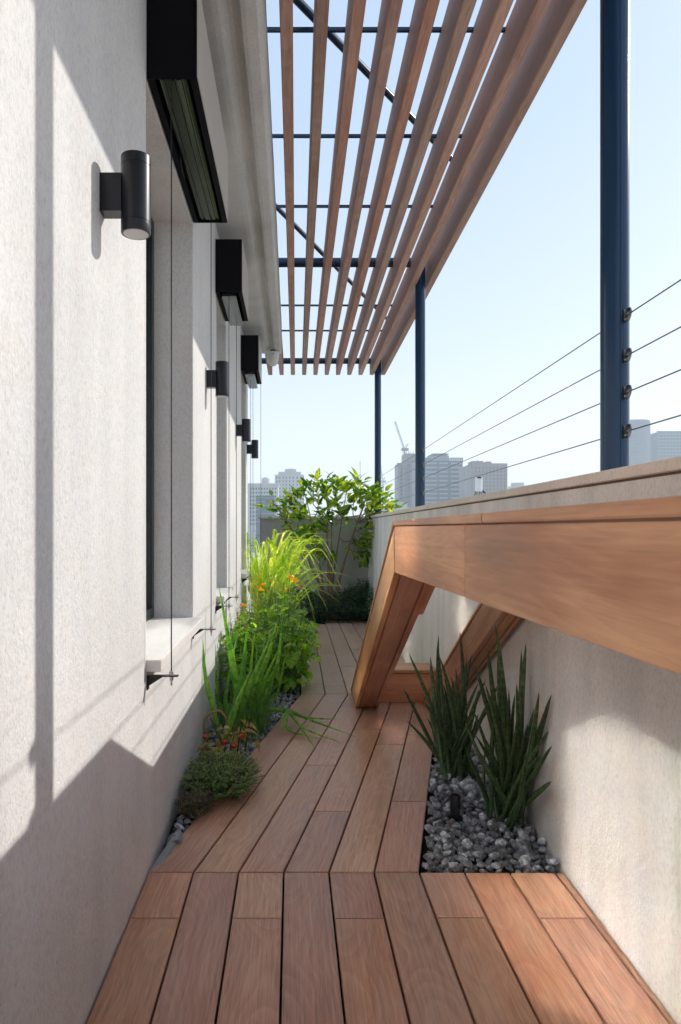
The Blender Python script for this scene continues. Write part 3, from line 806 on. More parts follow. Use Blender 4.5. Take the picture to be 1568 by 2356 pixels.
for b, mid, tipp, y, r0 in (((560,1690),(528,1480),(503,1345),3.75,.0125), ((505,1690),(472,1560),(462,1448),3.55,.0095), ((530,1700),(556,1560),(570,1440),3.7,.012),
        ((545,1700),(582,1560),(630,1452),3.75,.0115), ((548,1690),(560,1560),(566,1500),3.9,.010), ((560,1700),(620,1500),(640,1420),3.9,.0105), ((585,1690),(590,1560),(592,1480),3.95,.010),
        ((590,1690),(640,1520),(652,1400),4.0,.009), ((525,1700),(520,1600),(548,1445),3.85,.010), ((600,1690),(612,1560),(655,1470),4.05,.009), ((520,1705),(545,1620),(580,1540),3.55,.012),
        ((610,1690),(625,1570),(650,1500),4.1,.009), ((570,1695),(575,1560),(585,1450),3.95,.009), ((555,1695),(535,1560),(520,1500),3.9,.009), ((600,1690),(640,1590),(662,1480),4.1,.008),
        ((515,1700),(500,1600),(497,1480),3.85,.010),((580,1695),(602,1570),(612,1440),4.0,.009)):
    p0, p1, p2 = W3(*b, y), W3(*mid, y), W3(*tipp, y); p0.z = max(.0, min(.03, p0.z)); j = Vector((0, rnd.uniform(-.08, .10), 0))
    ol([p0, (p0+p1)/2 + Vector((0, 0, .02)), p1+j*.5, p2+j], r0)
for tip, mid, r0 in (((.335, 3.62, .010), (.10, 3.80, .05), .008), ((.12, 3.42, .010), (.02, 3.75, .06), .0075), ((.26, 3.52, .008), (.06, 3.70, .035), .007), ((.285, 3.95, .012), (.08, 3.86, .045), .0065), ((.17, 3.58, .010), (-.02, 3.68, .03), .007), ((.05, 3.62, .01), (-.06, 3.74, .05), .006)):
    ol([(-.20, 3.90, .02), (-.14, 3.88, .075), (-.03, 3.86, .085), mid, tip], r0)
ol([(-.42, 3.40, .02), (-.43, 3.4, .16), (-.36, 3.42, .20), (-.32, 3.42, .14), (-.36, 3.4, .10)], .004, M['onion_dry'])
# fine chives round its foot
M['chive'] = leafmat('chive_blade', (.08, .22, .04), (.20, .38, .08), trans=.5)
cb = bmesh.new()
for _ in range(420):
    x = rnd.gauss(-.17, .09); y = rnd.gauss(3.72, .14)
    if not in_left(x, y): continue
    h = rnd.uniform(.12, .34); a = rnd.uniform(0, 6.28); s = rnd.uniform(.02, .14)
    tip = Vector((x + math.cos(a)*s, y + math.sin(a)*s, h)); mid = Vector((x+math.cos(a)*s*.3, y+math.sin(a)*s*.3, h*.6))
    tube(cb, [(x, y, -.01), mid, tip], [.0012, .0011, .0004], 3, False)
o = obj('chives', cb, M['chive'], None); tag(o, 'fine tuft of thin grassy chives at the foot of the spring onions', 'plant')

# thyme mound at the near end of the bed
M['thyme'] = leafmat('thyme_leaf', (.06, .16, .035), (.16, .30, .075), (.24, .30, .10), trans=.25, pscale=16)
M['thyme_dry'] = leafmat('dry_thyme_leaf', (.06, .06, .022), (.11, .11, .045), (.14, .09, .05), trans=.2, pscale=16)
M['twig'] = plain('green_twig', (.09, .075, .04), .8, var=.2)
M['darkstem'] = plain('dark_stem', (.045, .04, .03), .8)
def mound(name, label, cx, cy_, rx, ry, h, nst, nlf, mat, over=0.0):
    t = empty(name, (cx, cy_, 0)); tag(t, label, 'plant')
    st = bmesh.new(); lf = bmesh.new()
    for _ in range(nst):
        a = rnd.uniform(0, 6.28); rr_ = math.sqrt(rnd.random())
        bx_, by_ = math.cos(a)*rr_*rx*.5, math.sin(a)*rr_*ry*.5
        tx, ty = math.cos(a)*rr_*rx, math.sin(a)*rr_*ry
        hh = h*math.sqrt(max(.05, 1-rr_*rr_*.85))*rnd.uniform(.65, 1.15)
        if tx+cx < WX+.01: tx = WX+.012-cx
        P = [Vector((bx_, by_, 0)), Vector(((bx_+tx)/2, (by_+ty)/2, hh*.7)), Vector((tx, ty, hh))]
        tube(st, P, [.0012, .001, .0006], 3, False)
        for q in range(nlf):
            t_ = rnd.uniform(.25, 1.02)
            p = P[0]*(1-t_)**2 + P[1]*2*t_*(1-t_) + P[2]*t_*t_
            p = p + Vector((rnd.gauss(0, .004), rnd.gauss(0, .004), rnd.gauss(0, .004)))
            leaf_bm(rnd.uniform(.006, .011), rnd.uniform(.0035, .006), .2, .2, 2, bm=lf, M_=frame(p, sph(rnd.uniform(0, 6.28), rnd.uniform(-.3, 1.0))))
    tag(obj('stems', st, M['twig'], t), kind='stuff'); tag(obj('foliage', lf, mat, t), kind='stuff')
    return t
mound('thyme_bush', 'rounded green thyme bush spilling onto the deck planks', -.30, 2.94, .19, .26, .125, 360, 28, M['thyme'])
mound('thyme_bush', 'low yellowish dry thyme tuft between the green thyme and the pebbles', -.375, 2.68, .085, .13, .075, 110, 18, M['thyme_dry'])

# withered tomato plant
M['tom_leaf'] = leafmat('withered_tomato_leaf', (.26, .26, .07), (.42, .33, .10), (.34, .16, .09), trans=.4)
M['tomato'] = plain('red_tomato', (.55, .035, .015), .25); M['tomato_g'] = plain('green_tomato', (.35, .42, .16), .3)
tm = empty('tomato_plant', (-.30, 3.28, 0)); tag(tm, 'withered tomato plant with yellow leaves and small red tomatoes', 'plant')
for k in range(5):
    a = k*1.3; p = [Vector((0, 0, 0)), Vector((.05*math.cos(a), .05*math.sin(a), .11)), Vector((.11*math.cos(a), .10*math.sin(a), .16+.02*k))]
    if p[2].x < -.13: p[2].x = -.13
    obj('stem', tube(bmesh.new(), p, [.004, .003, .0018], 6), M['twig'], tm, True)
TL = [to_mesh('leaf', leaf_bm(.075, .045, .5, .9, 5, wav=1), M['tom_leaf'], True), to_mesh('leaf', leaf_bm(.055, .04, .8, 1.3, 5, wav=1.5), M['tom_leaf'], True)]
for k in range(34):
    a = rnd.uniform(0, 6.28); r_ = rnd.uniform(.02, .14)
    p = Vector((max(-.14, r_*math.cos(a)), r_*math.sin(a), rnd.uniform(.03, .17)))
    inst('leaf', rnd.choice(TL), tm, frame(p, sph(a+rnd.gauss(0, .8), rnd.uniform(-.6, .5)), s=rnd.uniform(.6, 1.15)))
for k, (dx, dy, z) in enumerate(((.065, -.06, .135), (.035, -.115, .105), (-.01, -.07, .11), (-.11, -.02, .12), (.0, -.10, .185))):
    b = bmesh.new(); bmesh.ops.create_uvsphere(b, u_segments=16, v_segments=10, radius=.0125 if k != 4 else .012)
    for v in b.verts: v.co.z *= .9
    o = obj('tomato', b, M['tomato'] if k != 4 else M['tomato_g'], tm, True); o.location = (dx, dy, z)
    if k == 4: o['label'] = 'unripe pale green tomato'
    obj('calyx', leaf_bm(.014, .006, .3, .8, 3), M['twig'], o).location = (0, 0, .014)
for dx, dy in ((.035, -.06), (.07, -.02)):
    o = obj('stake', tube(bmesh.new(), [(dx, dy, -.02), (dx+.03, dy+.02, .20)], .004, 6), M['darkstem'], tm)

# basil bushes
M['basil'] = leafmat('basil_leaf', (.12, .30, .04), (.27, .50, .07), (.46, .64, .13), trans=.6, rough=.35)
M['stem'] = plain('green_stem', (.10, .16, .05), .6, var=.2)
BL = [to_mesh('leaf', leaf_bm(.072, .044, -.35, d_, 5), M['basil'], True) for d_ in (.35, .8, 1.2)]
def bush(name, label, cx, cy_, rx, ry, h, nst, per, meshes, stemmat, size=(.7, 1.15), lean=0.0, cap=285, zmin=.25, cat='plant'):
    t = empty(name, (cx, cy_, 0)); tag(t, label, cat)
    sb = bmesh.new(); count = 0
    for k in range(nst):
        a = rnd.uniform(0, 6.28); r_ = math.sqrt(rnd.random())
        b0 = Vector((math.cos(a)*r_*rx*.45, math.sin(a)*r_*ry*.45, -.01))
        tp = Vector((math.cos(a)*r_*rx + lean, math.sin(a)*r_*ry, h*(1-.45*r_*r_)*rnd.uniform(.8, 1.08)))
        tp.x = max(tp.x, WX+.03-cx)
        md = (b0+tp)/2 + Vector((0, 0, h*.12))
        tube(sb, [b0, md, tp], [.0032, .0026, .0014], 5, False)
        for q in range(per):
            if count >= cap: break
            t_ = zmin + (1-zmin)*(q+.5)/per + rnd.uniform(-.03, .03)
            p = b0*(1-t_)**2 + md*2*t_*(1-t_) + tp*t_*t_
            aa = q*2.4 + rnd.uniform(-.5, .5) + k
            d = sph(aa, rnd.uniform(-.35, .55))
            if p.x + d.x*.05 + cx < WX+.005: d.x = abs(d.x)
            inst('leaf', rnd.choice(meshes), t, frame(p + d*.006, d, s=rnd.uniform(*size)*(1.1-.35*t_), roll=rnd.gauss(0, .3))); count += 1
    obj('stems', sb, stemmat, t, True)
    return t
bush('basil_plant', 'bright green leafy basil in front, bulging over the deck edge', -.06, 4.80, .25, 0.36, .60, 58, 5, BL, M['stem'], (1.15, 1.75), .03, 298, .12)
bush('basil_plant', 'shaded basil close to the window wall, behind the spring onions', -.33, 4.50, .13, .28, .58, 36, 8, BL, M['stem'], (1.0, 1.5), 0.0, 290, .15)
bush('basil_plant', 'leafy basil further back, under the orange marigolds', -.08, 5.50, .24, 0.34, .62, 58, 5, BL, M['stem'], (1.15, 1.75), .03, 298, .12)

# marigolds
M['mari'] = leafmat('marigold_leaf', (.14, .30, .07), (.34, .48, .16), (.55, .62, .34), trans=.6, pscale=12)
M['petal'] = leafmat('orange_petal', (.85, .36, .012), (.92, .52, .03), trans=.4)
ML = [to_mesh('leaf', leaf_bm(.045, .012, .1, .5, 4), M['mari'], True), to_mesh('leaf', leaf_bm(.035, .010, .2, .9, 4), M['mari'], True)]
def flower_mesh():
    b = bmesh.new()
    for k in range(10):
        a = k*2*math.pi/10
        leaf_bm(.021, .014, .15, .35, 3, bm=b, M_=frame(Vector((math.cos(a)*.004, math.sin(a)*.004, 0)), sph(a, .3)))
    for k in range(6):
        a = k*2*math.pi/6+.3
        leaf_bm(.012, .010, .15, .0, 2, bm=b, M_=frame(Vector((0, 0, .003)), sph(a, .9)))
    return to_mesh('flower', b, M['petal'], True)
FL = flower_mesh()
mg = [bush('marigold', 'bushy marigold with orange flowers in front of the lemongrass', -.10, 6.05, .25, .32, .78, 42, 7, ML, M['stem'], (1.1, 1.9), .02, zmin=.4),
      bush('marigold', 'sparser marigold with few orange flowers, close to the window wall', -.34, 5.25, .11, .25, .64, 20, 7, ML, M['stem'], (1.0, 1.7), zmin=.4)]
for t, spots in ((mg[0], ((595,1352,5.9),(588,1345,6.0),(602,1358,5.85),(605,1346,5.9),(670,1330,6.1),(680,1336,6.0),(662,1352,6.0),(672,1326,6.1),(655,1362,5.9),(640,1400,5.8),(688,1350,6.1))),
                 (mg[1], ((560,1393,5.2),(563,1412,5.1),(548,1435,5.0),(570,1440,5.3),(515,1440,5.0),(552,1418,5.2)))):
    for (a, b_, y) in spots:
        p = W3(a, b_, y) - t.location
        inst('flower', FL, t, Matrix.Translation(p) @ Matrix.Rotation(rnd.uniform(0, 6.28), 4, 'Z') @ Matrix.Rotation(rnd.uniform(.1, .9), 4, 'X') @ Matrix.Scale(rnd.uniform(.9, 1.3), 4))
bush('basil_plant', 'small dark basil sprawling low at the foot of the shrub bed', .02, 6.6, .20, .45, .30, 24, 8, BL, M['stem'], (1.0, 1.4))

# lemongrass
M['lemon'] = leafmat('lemongrass_blade', (.30, .50, .07), (.54, .68, .13), (.72, .76, .28), trans=.6, rough=.45)
lgr = empty('lemongrass', (-.25, 6.75, 0)); tag(lgr, 'tall arching clump of yellow-green lemongrass by the window wall', 'plant')
def crom(P, m_=4):
    outp = []; n = len(P)
    for i in range(n-1):
        p0, p1, p2, p3 = P[max(i-1, 0)], P[i], P[i+1], P[min(i+2, n-1)]
        for q in range(m_):
            t = q/m_; outp.append(.5*((2*p1)+(p2-p0)*t+(2*p0-5*p1+4*p2-p3)*t*t+(3*p1-p0-3*p2+p3)*t**3))
    return outp + [P[-1]]
for k in range(120):
    right = rnd.random() < .68
    out_ = rnd.uniform(.06, .62) if right else -rnd.uniform(.0, .20)
    a = rnd.gauss(0, .55); h = rnd.uniform(.55, 1.10) - .18*max(0, out_-.3)
    b0 = Vector((rnd.gauss(.02, .07), rnd.gauss(0, .12), 0)); d = Vector((math.cos(a)*out_, math.sin(a)*abs(out_)-.05, 0))
    dr = rnd.uniform(.02, .42) if rnd.random() < .7 else 0
    P = crom([b0, b0+d*.22+Vector((0, 0, h*.55)), b0+d*.62+Vector((0, 0, h*.95)), b0+d*.92+Vector((0, 0, h*(1.0 if dr < .1 else .97))), b0+d*1.28+Vector((0, 0, h-dr))])
    side = Vector((-math.sin(a), math.cos(a), 0)).lerp(Vector((1, 0, 0)), rnd.uniform(.2, .9)).normalized(); wd = rnd.uniform(.008, .0145)
    bm = bmesh.new(); rows = []; n = len(P)-1
    for i, c in enumerate(P):
        t_ = i/n; wv = wd*(.65+.5*math.sin(math.pi*min(1, t_*1.15)))*(1-t_**3.5) + .0005
        c = Vector((max(c.x, WX+.02+.25), c.y, c.z))
        rows.append([bm.verts.new(c-side*wv), bm.verts.new(c+Vector((0, 0, -wv*.45))), bm.verts.new(c+side*wv)])
    for p, q in zip(rows, rows[1:]):
        bm.faces.new((p[0], p[1], q[1], q[0])); bm.faces.new((p[1], p[2], q[2], q[1]))
    obj('blade', bm, M['lemon'], lgr, True)

# far shrub with several stems
M['bark'] = plain('pinkish_bark', (.24, .15, .11), .85, var=.3)
M['shrub'] = leafmat('shrub_leaf', (.025, .09, .014), (.13, .29, .03), (.48, .52, .06), trans=.55, rough=.28)
SL_ = [to_mesh('leaf', leaf_bm(.190, .072, .25, d_, 6), M['shrub'], True) for d_ in (.25, .6, 1.0)]
sh = empty('flowering_shrub', (.48, 8.65, 0)); tag(sh, 'many-stemmed shrub with glossy leaves before the end wall', 'shrub')
tips = []
for (px_, py_) in ((700,1130),(722,1115),(752,1120),(775,1110),(800,1118),(828,1112),(850,1130),(872,1140),(668,1150),(690,1175),(735,1150),(765,1155),(815,1150),(840,1160),(862,1165),(705,1225),(735,1215),(835,1215),(820,1245),(645,1172),(785,1180),(750,1195),(860,1185),(880,1150),(720,1245),(690,1238),(742,1262),(852,1238),(838,1268),(690,1195),(888,1165),(625,1152)):
    yy = 8.65 + rnd.uniform(-.28, .30); tips.append(W3(px_, py_, yy) - sh.location)
trunks = []
def qb(P, t): return P[0]*(1-t)**2 + P[1]*2*t*(1-t) + P[2]*t*t
for k, ti in enumerate((0, 2, 4, 6, 11, 13, 19, 21)):
    tp = tips[ti]; b0 = Vector((-.05+.014*k, rnd.uniform(-.04, .04), -.02))
    P = (b0, Vector((tp.x*.35, tp.y*.3, tp.z*.5)), tp); trunks.append(P)
    obj('trunk', tube(bmesh.new(), [qb(P, q/7) for q in range(8)], [.0165-.0018*q for q in range(8)], 8), M['bark'], sh, True)
leafn = 0
for i, tp in enumerate(tips):
    best = min((((qb(P, q/20)-tp).length + .25*abs(q/20-.6), P, q/20) for P in trunks for q in range(7, 16)), key=lambda e: e[0])
    hb = qb(best[1], best[2])
    md = (hb+tp)/2 + Vector((rnd.gauss(0, .03), rnd.gauss(0, .03), -.03))
    if i not in (0, 2, 4, 6, 11, 13, 19, 21): obj('branch', tube(bmesh.new(), [hb, md, tp], [.0075, .006, .0035], 6), M['bark'], sh, True)
    for q in range(10):
        if leafn >= 300: break
        t_ = rnd.uniform(.72, 1.05); p = hb.lerp(tp, t_) + Vector((rnd.gauss(0, .05), rnd.gauss(0, .06), rnd.gauss(0, .04)))
        d = ((p - Vector((.05, 0, .95))).normalized() + sph(rnd.uniform(0, 6.28), rnd.uniform(-.4, .8))*.9).normalized()
        inst('leaf', rnd.choice(SL_), sh, frame(p, d, s=rnd.uniform(.6, 1.12), roll=rnd.gauss(0, .6))); leafn += 1
p = W3(640, 1168, 8.4)-sh.location
obj('branch', tube(bmesh.new(), [(-.02, 0, .2), (-.30, -.1, .75), p], [.007, .006, .0035], 6), M['bark'], sh, True)
extra = bmesh.new()
for _ in range(620):
    tp = rnd.choice(tips); p = tp + Vector((rnd.gauss(0, .10), rnd.gauss(0, .11), rnd.gauss(-.05, .07)))
    if (p-tp).length > .19: continue
    d = ((p - Vector((.05, 0, .95))).normalized() + sph(rnd.uniform(0, 6.28), rnd.uniform(-.4, .8))*.9).normalized()
    leaf_bm(rnd.uniform(.10, .18), rnd.uniform(.04, .068), .25, .6, 4, bm=extra, M_=frame(p, d, roll=rnd.gauss(0, .6)))
tag(obj('foliage', extra, M['shrub'], sh, True), kind='stuff')
# dark ground cover at its foot
M['cover'] = leafmat('ground_cover_leaf', (.016, .05, .022), (.042, .10, .045), trans=.25, rough=.35)
gb = bmesh.new()
for _ in range(4200):
    x = rnd.uniform(.02, 1.0); y = rnd.uniform(7.98, 9.15)
    hmax = .28 + .12*mnoise.noise(Vector((x*3.1, y*3, 0))) + .22*max(0, (x-.6))*1.5 - .55*max(0, 8.22-y)
    if x > wallx(y)-.03 or hmax < .02: continue
    leaf_bm(rnd.uniform(.03, .055), rnd.uniform(.018, .028), .2, .4, 2, bm=gb, M_=frame(Vector((x, y, rnd.uniform(.25, 1)**.6*hmax)), sph(rnd.uniform(0, 6.28), rnd.uniform(-.2, .9))))
for _ in range(1500):
    x = rnd.uniform(.0, .98); y = rnd.uniform(8.02, 8.45)
    if x > wallx(y)-.03: continue
    leaf_bm(rnd.uniform(.03, .055), rnd.uniform(.018, .028), .2, .4, 2, bm=gb, M_=frame(Vector((x, y, rnd.uniform(-.01, .17+.05*mnoise.noise(Vector((x*5, 1, 0)))))), sph(rnd.uniform(0, 6.28), rnd.uniform(-.4, .8))))
tag(obj('ground_cover', gb, M['cover']), kind='stuff')
tag(obj('planting_soil', boxm(WX+.002, 1.0, 8.30, 9.195, -.049, -.01), M['soil']), kind='structure')
# tall airy twigs of the ground cover by the right wall
ev = empty('evergreen_bush', (.86, 8.7, 0)); tag(ev, 'dark evergreen bush in the corner by the right parapet', 'shrub')
eb = bmesh.new(); es = bmesh.new()
for k in range(40):
    a = rnd.uniform(0, 6.28); tp = Vector((math.cos(a)*.16 - .02, math.sin(a)*.2, rnd.uniform(.22, .50))); tp.x = min(tp.x, .10)
    tube(es, [(0, 0, 0), tp*.5+Vector((0,0,.05)), tp], [.003, .0025, .0015], 4, False)
    for q in range(20):
        p = tp*rnd.uniform(.35, 1.02) + Vector((rnd.gauss(0, .012), rnd.gauss(0, .012), rnd.gauss(0, .012)))
        leaf_bm(rnd.uniform(.03, .05), rnd.uniform(.016, .024), .2, .4, 2, bm=eb, M_=frame(p, sph(rnd.uniform(0, 6.28), rnd.uniform(-.2, 1))))
obj('stems', es, M['darkstem'], ev); tag(obj('foliage', eb, M['cover'], ev), kind='stuff')

# ------------------------------------------------------------------ the city beyond
def sx(p, d): return (p-672)*d/1590
def sz(p, d): return EYE + (1215-p)*d/1590
M['tw_glass'] = plain('tower_glass', (.045, .085, .12), .3, 0, .5)
M['tw_band'] = plain('tower_band', (.30, .32, .33), .7)
M['tw_pale'] = plain('tower_pale_render', (.52, .52, .50), .8)
M['tw_win'] = plain('tower_window', (.09, .11, .13), .3)
M['tw_grey'] = plain('tower_grey_concrete', (.24, .235, .23), .85)
M['tw_brown'] = plain('tower_brown_stone', (.26, .215, .19), .85)
def bldg(name, label, x, y, cat='building'):
    t = empty(name, (x, y, GZ)); tag(t, label, cat); return t
def part(name, bm, mat, t):
    o = obj(name, bm, mat, t); o.matrix_parent_inverse = Matrix.Translation(-t.location); return o
# blue glass tower with bands
D = 620; x0, x1 = sx(962, D), sx(1065, D); zt_ = sz(1060, D)
t = bldg('office_tower', 'blue glass office tower with pale horizontal bands, just right of the second post', (x0+x1)/2, D)
part('body', boxm(x0, x1, D, D+34, GZ, zt_), M['tw_glass'], t)
xa, xb = sx(1031, D), sx(1038, D)
z = sz(1215, D)-1
while z < zt_-2:
    for p, q in ((x0-.4, sx(1006, D)), (sx(1011, D), xa), (xb, x1+.4)): part('floor_band', boxm(p, q, D-.5, D-.02, z, z+1.3), M['tw_band'], t)
    z += 3.9
part('upper_block', boxm(sx(992, D), sx(1036, D), D+4, D+30, zt_+.01, sz(1047, D)), M['tw_band'], t)
part('roof_canopy', boxm(sx(997, D), sx(1034, D), D+2, D+28, sz(1045, D), sz(1042.5, D)), M['tw_grey'], t)
for k in range(26):
    xx = x0 + (x1-x0)*k/25
    if sx(992, D) < xx < sx(1036, D): continue
    part('roof_fin', boxm(xx-.4, xx+.4, D, D+2, zt_+.01, sz(1054.5, D)), M['tw_grey'], t)
for p, q in ((x0-.5, sx(992, D)), (sx(1036, D), x1+.5)): part('roof_rail', boxm(p, q, D-.2, D+2.2, sz(1054.4, D), sz(1053, D)), M['tw_grey'], t)
# grey-brown tower
D = 560; x0, x1 = sx(1088, D), sx(1168, D); zt_ = sz(1066, D)
t = bldg('residential_tower', 'brownish grey slab tower to the right of the blue glass tower', (x0+x1)/2, D)
part('body', boxm(x0, x1, D, D+30, GZ, zt_), M['tw_brown'], t)
part('side_wing', boxm(sx(1072, D), x0-.02, D+1, D+22, GZ, sz(1072, D)), M['tw_grey'], t)
part('roof_plant', boxm(sx(1090, D), sx(1115, D), D+3, D+18, zt_+.01, sz(1059.5, D)), M['tw_grey'], t)
part('roof_plant', boxm(sx(1122, D), sx(1134, D), D+3, D+18, zt_+.01, sz(1061, D)), M['tw_grey'], t)
part('roof_antenna', boxm(sx(1102, D)-.2, sx(1102, D)+.2, D+4, D+4.4, sz(1059.4, D), sz(1056, D)), M['tw_grey'], t)
for r_ in range(9):
    z = sz(1074 + r_*8.3, D)
    for c in range(9):
        xx = sx(1093 + c*8.3, D)
        part('window', boxm(xx, xx+1.5, D-.12, D-.01, z-1.9, z), M['tw_win'], t)
# tower under construction
D = 680; t = bldg('unfinished_tower', 'grey concrete tower under construction with open floors and a crane', sx(940, D), D)
x0, x1, xm = sx(917, D), sx(972, D), sx(934, D)
part('core', boxm(xm, x1, D+6, D+26, GZ, sz(1042, D)), M['tw_grey'], t)
part('side_wall', boxm(x0, x0+2.2, D, D+24, GZ, sz(1066, D)), M['tw_grey'], t)
part('back_wall', boxm(sx(926, D), sx(931, D), D, D+24, GZ, sz(1066, D)), M['tw_grey'], t)
for k in range(21):
    z = sz(1066, D) - k*3.55
    part('floor_slab', boxm(x0-.4, x1, D-1, D+5.9, z-.9, z), M['tw_grey'], t)
    if k < 7: part('floor_slab', boxm(xm, x1, D-1, D+5.9, z+3.55*1-.9 + 0, z+3.55), M['tw_grey'], t) if z+3.55 < sz(1043, D) and k == 0 else None
for c in (937, 945, 952, 960, 968): part('column', boxm(sx(c, D)-.7, sx(c, D)+.7, D, D+1.2, GZ, sz(1047, D)), M['tw_grey'], t)
part('top_screen', boxm(x0-.6, xm-.1, D-1.3, D+6, sz(1071, D), sz(1065, D)), M['tw_brown'], t)
for c in (934, 938, 943, 947, 954): part('rebar_post', boxm(sx(c, D)-.3, sx(c, D)+.3, D+7, D+7.6, sz(1042, D), sz(1037, D)), M['tw_grey'], t)
def lattice(bm, a, b, w_):
    a, b = Vector(a), Vector(b); d = (b-a).normalized(); u = d.orthogonal().normalized(); v = d.cross(u)
    n = max(3, int((b-a).length/(w_*1.6)))
    for i, j in ((-1,-1),(1,-1),(1,1),(-1,1)): bar(bm, a+u*i*w_/2+v*j*w_/2, b+u*i*w_/2+v*j*w_/2, w_*.18)
    for k in range(n):
        p = a.lerp(b, k/n); q = a.lerp(b, (k+1)/n); s = 1 if k % 2 else -1
        bar(bm, p+u*s*w_/2-v*w_/2, q-u*s*w_/2-v*w_/2, w_*.14); bar(bm, p+v*s*w_/2+u*w_/2, q-v*s*w_/2+u*w_/2, w_*.14)
def crane(label, xpx, ytop, ybot, jib, cj, D, w_):
    t = bldg('tower_crane', label, sx(xpx, D), D, 'crane')
    bm = bmesh.new(); lattice(bm, (sx(xpx, D), D, sz(ybot, D)), (sx(xpx, D), D, sz(ytop, D)), w_); part('mast', bm, M['tw_grey'], t)
    bm = bmesh.new(); lattice(bm, (sx(xpx, D), D-w_*.1, sz(ytop, D)+.3), (sx(jib[0], D), D, sz(jib[1], D)), w_*.8); part('jib', bm, M['tw_grey'], t)
    bm = bmesh.new(); lattice(bm, (sx(xpx, D), D, sz(ytop, D)), (sx(cj[0], D), D, sz(cj[1], D)), w_*.7); bx(bm, sx(xpx, D)-w_*1.4, sx(xpx, D)+w_*2.6, D-w_, D+w_, sz(ytop, D)-w_*.8, sz(ytop, D)+w_*.7); part('counter_jib', bm, M['tw_grey'], t)
crane('luffing crane raised above the unfinished concrete tower', 930, 1034, 1230, (909, 970), (939, 1021), 672, 1.7)
crane('thin distant crane standing left of the farthest navy post', 881, 1108, 1235, (875, 1066), (886, 1098), 900, 1.6)
t = bldg('mast', 'thin pale mast rising above the shrub, left of the farthest post', sx(829, 800), 800, 'mast')
bm = bmesh.new(); lattice(bm, (sx(829, 800), 800, GZ), (sx(829, 800), 800, sz(1060, 800)), 1.0); part('lattice', bm, M['tw_pale'], t)
# two big towers on the right
def gridtower(label, round_, D, xl, xr, ytop, nc, shift=0):
    xa_, xb_ = sx(xl, D), sx(xr, D); cx = (xa_+xb_)/2; R_ = (xb_-xa_)/2; top = sz(ytop, D)
    t = bldg('skyscraper', label, cx, D+R_)
    zs = []; z = 4.0
    while z < top-1: zs.append(z); z += 3.6
    if round_:
        part('body', lathe(bmesh.new(), [(R_-.5, GZ), (R_-.5, top-.5)], (cx, D+R_, 0), 64), M['tw_glass'], t)
        for z in zs: part('floor_band', lathe(bmesh.new(), [(R_-.3, z), (R_-.12, z+.1), (R_-.12, z+1.0), (R_-.3, z+1.1)], (cx, D+R_, 0), 64), M['tw_band'], t)
        fb = bmesh.new()
        for k in range(nc):
            a = 2*math.pi*k/nc; c = Vector((cx+math.cos(a)*(R_-.15), D+R_+math.sin(a)*(R_-.15), 0)); bar(fb, c+Vector((0,0,2)), c+Vector((0,0,top)), .7)
        tag(part('mullions', fb, M['tw_band'], t), kind='stuff')
        part('roof_ring', lathe(bmesh.new(), [(R_-.6, top-.4), (R_, top-.4), (R_, top+1.0), (R_-.6, top+1.0)], (cx, D+R_, 0), 64), M['tw_band'], t)
    else:
        part('body', boxm(xa_, xb_, D, D+R_*2, GZ, top), M['tw_glass'], t)
        for z in zs: part('floor_band', boxm(xa_-.1, xb_+.1, D-.3, D-.02, z, z+1.1), M['tw_band'], t)
        fb = bmesh.new()
        for k in range(nc+1):
            xx = xa_ + (xb_-xa_)*k/nc; bx(fb, xx-.35, xx+.35, D-.4, D-.31, 2, top)
        tag(part('mullions', fb, M['tw_band'], t), kind='stuff')
        part('roof_edge', boxm(xa_-.3, xb_+.3, D-.5, D+2, top+.01, top+1.2), M['tw_band'], t)
gridtower('tall round skyscraper with a gridded facade beside the nearest navy post', True, 700, 1436, 1511, 967, 96)
gridtower('square gridded skyscraper right of the round one', False, 740, 1514, 1600, 994, 26)
# pale buildings on the left
D = 480; t = bldg('apartment_tower', 'pale stepped apartment tower behind the shrub, left of the sky gap', sx(667, D), D)
for p, q, r_, dd in ((633, 700, 1092, 0), (641, 693, 1085, 2), (656, 682, 1078, 4)): part('body' if dd == 0 else 'upper_storey', boxm(sx(p, D), sx(q, D), D+dd, D+24-dd, GZ if dd == 0 else sz(r_+8, D), sz(r_, D)), M['tw_pale'], t)
part('roof_tank', lathe(bmesh.new(), [(2.2, sz(1078, D)), (2.2, sz(1075.5, D))], (sx(669, D), D+12, 0), 16), M['tw_pale'], t)
for r_ in range(13):
    z = sz(1097+r_*8.2, D)
    for c in (636, 643, 651, 658, 666, 674, 683, 691, 697):
        part('window', boxm(sx(c, D), sx(c+2.6, D), D-.12, D-.01, z-1.3, z), M['tw_win'], t)
D = 430; t = bldg('office_block', 'wide pale office block with a small domed turret, beside the window wall', sx(600, D), D)
part('body', boxm(sx(540, D), sx(641, D), D, D+26, GZ, sz(1117, D)), M['tw_pale'], t)
part('cornice', boxm(sx(540, D)-.4, sx(641, D)+.4, D-.5, D+26, sz(1117, D)+.01, sz(1112, D)), M['tw_pale'], t)
part('curtain_wall', boxm(sx(590, D), sx(632, D), D-.4, D-.02, GZ, sz(1140, D)), M['tw_glass'], t)
part('turret', lathe(bmesh.new(), [(2.7, sz(1112, D)), (2.7, sz(1101, D)), (2.2, sz(1098, D)), (1.0, sz(1096, D)), (.3, sz(1095, D))], (sx(611, D), D+8, 0), 20), M['tw_pale'], t)
for r_ in range(10):
    z = sz(1122+r_*9, D)
    for c in range(10):
        xx = 576+c*6.3
        if r_ > 2 and 589 < xx < 632: continue
        part('window', boxm(sx(xx, D), sx(xx+3.4, D), D-.12, D-.01, z-1.3, z), M['tw_win'], t)
